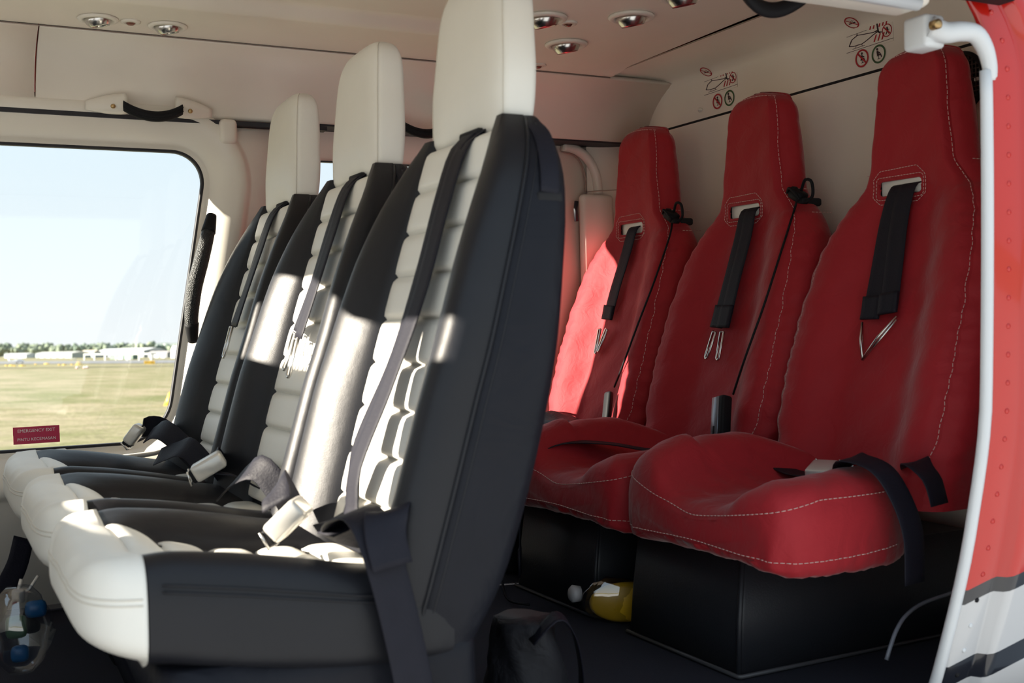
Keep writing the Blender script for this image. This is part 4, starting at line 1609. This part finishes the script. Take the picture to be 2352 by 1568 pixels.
def grass_mat():
    m = bpy.data.materials.new('dry_grass')
    m.use_nodes = True
    N = m.node_tree.nodes
    L = m.node_tree.links
    b = N['Principled BSDF']
    b.inputs['Roughness'].default_value = .95
    b.inputs['Specular IOR Level'].default_value = .1
    t = N.new('ShaderNodeTexCoord')
    n1 = N.new('ShaderNodeTexNoise')
    n1.inputs['Scale'].default_value = .35
    n1.inputs['Detail'].default_value = 8
    n1.inputs['Roughness'].default_value = .7
    n2 = N.new('ShaderNodeTexNoise')
    n2.inputs['Scale'].default_value = 9
    n2.inputs['Detail'].default_value = 8
    n2.inputs['Roughness'].default_value = .8
    L.new(t.outputs['Object'], n1.inputs['Vector'])
    L.new(t.outputs['Object'], n2.inputs['Vector'])
    r1_ = N.new('ShaderNodeValToRGB')
    E_ = r1_.color_ramp.elements
    E_[0].position = .38
    E_[0].color = (.23, .24, .10, 1)
    E_[1].position = .62
    E_[1].color = (.45, .38, .25, 1)
    L.new(n1.outputs[0], r1_.inputs[0])
    mx = N.new('ShaderNodeMix')
    mx.data_type = 'RGBA'
    mx.blend_type = 'MULTIPLY'
    mx.inputs[0].default_value = 1
    r2_ = N.new('ShaderNodeValToRGB')
    r2_.color_ramp.elements[0].position = .32
    r2_.color_ramp.elements[0].color = (.34, .33, .34, 1)
    r2_.color_ramp.elements[1].position = .60
    r2_.color_ramp.elements[1].color = (1, 1, 1, 1)
    L.new(n2.outputs[0], r2_.inputs[0])
    L.new(r1_.outputs[0], mx.inputs[6])
    L.new(r2_.outputs[0], mx.inputs[7])
    L.new(mx.outputs[2], b.inputs['Base Color'])
    return m


S = 1600
vv = [(x, y, gz(x, y)) for x, y in ((-S, -S), (S, -S), (S, S), (-S, S))]
gr = obj('airfield_ground', vv, [(0, 1, 2, 3)], grass_mat(), smooth=False)
struct(gr, 'dry yellow green airfield grass outside')
ASPH = mat('taxiway_asphalt', (.20, .20, .21), .8, noise=.5, var=.2)
# taxiway strip
a0, a1, b0, b1 = ground(-900, 842), ground(700, 832), ground(-900, 836), ground(700, 825)
vv = [q + GN * .05 for q in (a0, a1, b1, b0)]
struct(obj('taxiway', vv, [(0, 1, 2, 3)], ASPH, smooth=False), 'grey taxiway strip across the airfield')
vv = [ground(-900, 858) + GN * .03, ground(700, 836) + GN * .03, ground(700, 836.8) + GN * .03, ground(-900, 859.4) + GN * .03]
struct(obj('taxiway_edge', vv, [(0, 1, 2, 3)], mat('wheel_track', (.09, .09, .06), .9, noise=1), smooth=False), 'thin dark track line in the grass')
# apron on the camera's side
vv = [(x, y, gz(x, y, .02)) for x, y in ((-25, -30), (25, -30), (25, 3.6), (-25, 3.6))]
struct(obj('apron', vv, [(0, 1, 2, 3)], mat('apron_concrete', (.44, .45, .46), .85, noise=2, var=.15), smooth=False))

# hangars: body, roof and doors at their real distance
HG = [(10, 60, 822, 811, (.60, .66, .72), (.62, .64, .66), 'white and blue container shed at the left edge of the window'),
      (78, 165, 821.8, 808, (.36, .42, .44), (.62, .62, .60), 'long grey hangar left of the far airfield'),
      (184, 216, 820.9, 804, (.38, .44, .46), (.60, .52, .42), 'grey hangar with tan roof in mid field'),
      (218, 330, 820.6, 801, (.42, .46, .48), (.78, .80, .82), 'white roofed hangar at the back'),
      (252, 305, 825, 812, (.16, .24, .20), (.24, .33, .28), 'green hangar beside the small aircraft'),
      (192, 345, 827, 812, (.55, .58, .56), (.70, .72, .68), 'open sided aircraft shelter with pale flat roof'),
      (340, 384, 821.4, 806, (.32, .33, .34), (.40, .38, .38), 'dark shed near the window edge'),
      (392, 420, 822, 794, (.80, .80, .80), (.7, .7, .7), 'white tower block at the right edge of the window')]
for i, (xa, xb, yb, yt, cw_, cr_, lb) in enumerate(HG):
    A, B = ground(xa, yb), ground(xb, yb)
    dist = (A - cam.location).length
    H = (yb - yt) / FPX * (A - cam.location).dot(CF)
    t = (B - A).normalized()
    dep = GN.cross(t).normalized() * (B - A).length * .10
    if dep.y < 0:
        dep = -dep
    root = empty('hangar', tuple(A), lb, 'building', 'hangars across the airfield')
    wm = mat('hangar_wall_%d' % i, tuple(c * .62 for c in cw_), .7, noise=.3, var=.08)
    rm = mat('hangar_roof_%d' % i, tuple(c * .62 for c in cr_), .6, noise=.3, var=.08)
    if 'shelter' in lb:
        for k in range(7):
            c0 = A.lerp(B, k / 6)
            obj('post', *prism([c0, c0 + t * .8, c0 + t * .8 + dep * .05, c0 + dep * .05], GN * H * .8), wm, root, smooth=False)
        obj('roof', *prism([A + GN * H * .8, B + GN * H * .8, B + dep * .4 + GN * H * .8, A + dep * .4 + GN * H * .8], GN * H * .18), rm, root, smooth=False)
        continue
    obj('walls', *prism([A, B, B + dep, A + dep], GN * H * .72), wm, root, smooth=False)
    e0, e1 = A + GN * H * .70, B + GN * H * .70
    mid0, mid1 = A + dep * .5 + GN * H, B + dep * .5 + GN * H
    v_ = [e0, e1, mid1, mid0, e0 + dep, e1 + dep]
    obj('roof', v_, [(0, 1, 2, 3), (3, 2, 5, 4), (0, 3, 4), (1, 5, 2), (0, 4, 5, 1)], rm, root, smooth=False)
    nd = max(2, int((xb - xa) / 14))
    for k in range(nd):
        c0, c1 = A.lerp(B, (k + .2) / nd), A.lerp(B, (k + .8) / nd)
        off = -dep.normalized() * .15
        obj('door_panel', *prism([c0 + off, c1 + off, c1 + off + GN * H * .48, c0 + off + GN * H * .48], off), mat('hangar_door', tuple(c * .7 for c in cw_), .6, noise=.4) if k == 0 else bpy.data.materials['hangar_door'] if 'hangar_door' in bpy.data.materials else wm, root, smooth=False)

# trees beyond the hangars
TR = [mat('hazed_foliage_%d' % k, c_, .9, noise=.6, var=.35) for k, c_ in enumerate(((.17, .21, .15), (.21, .25, .17), (.14, .19, .15)))]  # greens lightened, distance haze is mixed into the leaf colour
TRUNK = mat('tree_bark', (.09, .07, .05), .9, noise=1)


def crown_mesh(seed, tall):
    rn = random.Random(seed)
    vf = []
    for k in range(15):
        bm_ = bmesh.new()
        bmesh.ops.create_icosphere(bm_, subdivisions=2, radius=1)
        c_ = Vector((rn.uniform(-.5, .5), rn.uniform(-.5, .5), rn.uniform(.35, .85) * tall))
        r_ = rn.uniform(.18, .36)
        for q in bm_.verts:
            q.co = c_ + q.co * r_ * rn.uniform(.55, 1.35)
        bm_.verts.index_update()
        vf.append(([tuple(q.co) for q in bm_.verts], [tuple(q.index for q in p_.verts) for p_ in bm_.faces]))
        bm_.free()
    return merge(*vf)


protos = []
for k in range(3):
    tall = (1.0, 1.25, 1.7)[k]
    rt = empty('distant_tree', (0, 0, 0))
    obj('crown', *crown_mesh(k + 5, tall), TR[k], rt)
    obj('trunk', *tube([(0, 0, 0), (.02, 0, .3 * tall), (0, .02, .7 * tall)], .05, 7, lambda t: 1 - .5 * t), TRUNK, rt)
    protos.append(rt)
used = [False] * 3
rn = random.Random(11)
tl = ['round dark green tree in the row beyond the hangars', 'bushy mid green tree in the row beyond the hangars', 'tall slim tree in the row beyond the hangars']


def plant(k, p, s):
    if not used[k]:
        rt = protos[k]
        used[k] = True
    else:
        rt = protos[k].copy()
        COL.objects.link(rt)
        for ch in protos[k].children:
            q = ch.copy()
            q.parent = rt
            COL.objects.link(q)
    rt.location = p
    rt.scale = (s, s, s)
    rt.rotation_euler = (0, 0, rn.uniform(0, 6.28))
    tag(rt, tl[k], 'tree', 'trees beyond the hangars')


for i in range(50):
    px_ = -40 + i * 10.0 + rn.uniform(-2, 2)
    p = ground(px_, 820.0 - .006 * px_ + rn.uniform(-.25, .25))
    dz = (p - cam.location).dot(CF)
    want = rn.uniform(30, 40) if 150 < px_ < 270 else rn.uniform(26, 40)
    k = 2 if 165 < px_ < 235 else rn.choice((0, 1, 0, 1, 2))
    hh = (1.25, 1.5, 2.1)[k]
    plant(k, tuple(p), want / FPX * dz / hh)
# wooded hill at the back
hv = []
for i in range(60):
    px_ = -200 + 16 * i
    top = 792 - 24 * max(0, (px_ - 60) / 360)**1.1 + 2 * math.sin(i * 1.7) + 1.5 * math.sin(i * .7)
    base = ground(px_, 818.0 - .006 * px_)
    d = (base - Vector((0, 0, CAMZ))).normalized()
    far_ = 1300
    fl_ = Vector((0, 0, CAMZ)) + d * (far_ / d.dot(CF))
    Hh = (816 - top) / FPX * far_
    for j in range(6):
        hv.append(fl_ + CF * 60 * j + GN * (Hh * math.sin(j / 5 * math.pi / 2) - 3))
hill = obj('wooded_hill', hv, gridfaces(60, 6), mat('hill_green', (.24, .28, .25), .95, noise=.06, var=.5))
struct(hill, 'hazy wooded hill on the horizon')
for k in range(9):
    px_ = 252 + 18 * k
    q = hv[6 * min(59, int((px_ + 200) / 16)) + rn.choice((2, 3, 4))] + CR * rn.uniform(-1.5, 1.5)
    w_ = rn.uniform(2, 4.5)
    tag(obj('hill_house', *rbox(q + GN * 2 - CF * 6, (w_, 4, 3.2), 0), mat('house_white', (.75, .74, .72), .7, noise=.4) if k == 0 else bpy.data.materials['house_white'], smooth=False), 'tiny pale house on the wooded hill', 'house', 'houses on the hill')


# small aircraft parked on the airfield
def plane(px_, py_, span_px, heading, label, col):
    p = ground(px_, py_)
    s = span_px / FPX * (p - cam.location).dot(CF) / 9.0
    root = empty('light_aircraft', tuple(p), label, 'aircraft', 'parked light aircraft')
    m_ = mat('aircraft_white', col, .4, noise=1, var=.05)
    R_ = Matrix.Rotation(heading, 3, 'Z')

    def T(vf):
        return [p + (R_ @ (Vector(q) * s)) for q in vf[0]], vf[1]
    secs = []
    for x, r_, z in ((-3.4, .15, 1.4), (-3.0, .42, 1.35), (-1.8, .62, 1.4), (-.6, .72, 1.55), (.6, .66, 1.55), (2.2, .34, 1.5), (4.2, .12, 1.6)):
        secs.append([(x, r_ * .8 * math.cos(a), z + r_ * math.sin(a)) for a in np.linspace(0, 2 * math.pi, 13)[:-1]])
    obj('fuselage', *T(loft(secs)), m_, root)
    obj('wing', *T(rbox((-.6, 0, 2.15), (1.5, 10.5, .16), .06, 1)), m_, root)
    obj('tailplane', *T(rbox((3.8, 0, 1.7), (.9, 3.2, .1), .04, 1)), m_, root)
    obj('fin', *T(prism([(3.0, -.05, 1.7), (4.3, -.05, 1.7), (4.5, -.05, 3.0), (3.9, -.05, 3.0)], (0, .1, 0))), m_, root)
    for q in ((-2.5, 0), (.2, 1.1), (.2, -1.1)):
        obj('wheel', *T(lathe((q[0], q[1], .35), (0, 1, 0), [(.35, -.12), (.35, .12)], 12)), RUBBER, root)
        obj('strut', *T(tube([(q[0], q[1], .35), (q[0], q[1] * .4, 1.2)], .06, 5)), m_, root)
    return root


plane(40, 835, 40, 2.9, 'white twin tailed light aircraft taxiing at the left of the window', (.8, .82, .85))
plane(170, 827, 16, 3.0, 'tiny white aircraft far out in the field', (.85, .85, .87))
plane(245, 824, 18, .4, 'white high wing aircraft parked left of the green hangar', (.85, .82, .83))
plane(293, 823.5, 22, 1.3, 'white high wing aircraft parked right of the green hangar', (.85, .85, .87))
plane(350, 824, 14, .5, 'white aircraft parked by the dark shed', (.85, .85, .87))
plane(380, 824, 14, .9, 'white aircraft parked near the white tower block', (.85, .85, .87))
# airfield markers
YS = mat('marker_yellow', (.80, .50, .04), .6, noise=2)
p = ground(343, 836.5)
sc_ = (p - cam.location).dot(CF) / FPX
sg = empty('taxiway_sign', tuple(p), 'yellow taxiway sign with black lettering', 'sign')
tx = CR.copy()
obj('panel', *prism([p - tx * 12 * sc_ + GN * sc_, p + tx * 12 * sc_ + GN * sc_, p + tx * 12 * sc_ + GN * 8 * sc_, p - tx * 12 * sc_ + GN * 8 * sc_], CF * .2), YS, sg, smooth=False)
text('028-28R', p + GN * 4.5 * sc_, tx, CU, -CF, 6.2 * sc_, INK, sg, .02)
for s in (-1, 1):
    obj('post', *tube([p + tx * 9 * sc_ * s, p + tx * 9 * sc_ * s + GN * 2 * sc_], .04, 6), INK, sg)
WR = mat('marker_white', (.85, .80, .78), .6, noise=2)
MR = mat('marker_red', (.55, .06, .05), .6, noise=2)
for px_, py_, wh in ((177, 846.5, 'standing alone'), (194, 846, 'left one of a close pair'), (200, 845.5, 'right one of a close pair')):
    p = ground(px_, py_)
    k = (p - cam.location).dot(CF) / FPX
    mk = empty('cone_marker', tuple(p), 'red and white dome marker on the grass, ' + wh, 'marker', 'dome markers')
    obj('dome', *lathe(p, GN, [(3.6 * k, 0), (3.4 * k, 1.8 * k), (2.2 * k, 4.0 * k), (.1 * k, 5.6 * k)], 16), WR, mk)
    obj('red_band', *lathe(p, GN, [(3.75 * k, .4 * k), (3.6 * k, 1.9 * k), (3.3 * k, 1.9 * k)], 16), MR, mk)
for px_, py_, w_ in ((15, 840, 4), (28, 840, 8), (34, 841, 3), (52, 840.5, 8), (108, 836, 7), (136, 838.5, 3), (148, 838.5, 5), (165, 838, 3), (182, 833, 7), (182, 837.5, 9), (82, 837, 3)):
    p = ground(px_, py_)
    k = (p - cam.location).dot(CF) / FPX
    tag(obj('yellow_marker', *lathe(p, GN, [(w_ * k, 0), (w_ * .9 * k, 1.2 * k), (w_ * .5 * k, 2.2 * k), (.1 * k, 2.4 * k)], 10), YS), 'low yellow marker beside the taxiway', 'marker', 'yellow taxiway markers')
p = ground(391, 931)
k = (p - cam.location).dot(CF) / FPX
cn = empty('traffic_cone', tuple(p), 'orange yellow traffic cone on the grass at the window edge', 'cone')
CO = mat('cone_orange', (.90, .42, .05), .5, noise=3)
obj('cone_body', *lathe(p, GN, [(14 * k, 1 * k), (9 * k, 14 * k), (3 * k, 30 * k), (1.5 * k, 31 * k)], 20), CO, cn)
obj('cone_base', *lathe(p, GN, [(18 * k, 0), (18 * k, 1.2 * k), (13 * k, 1.4 * k)], 4), CO, cn)
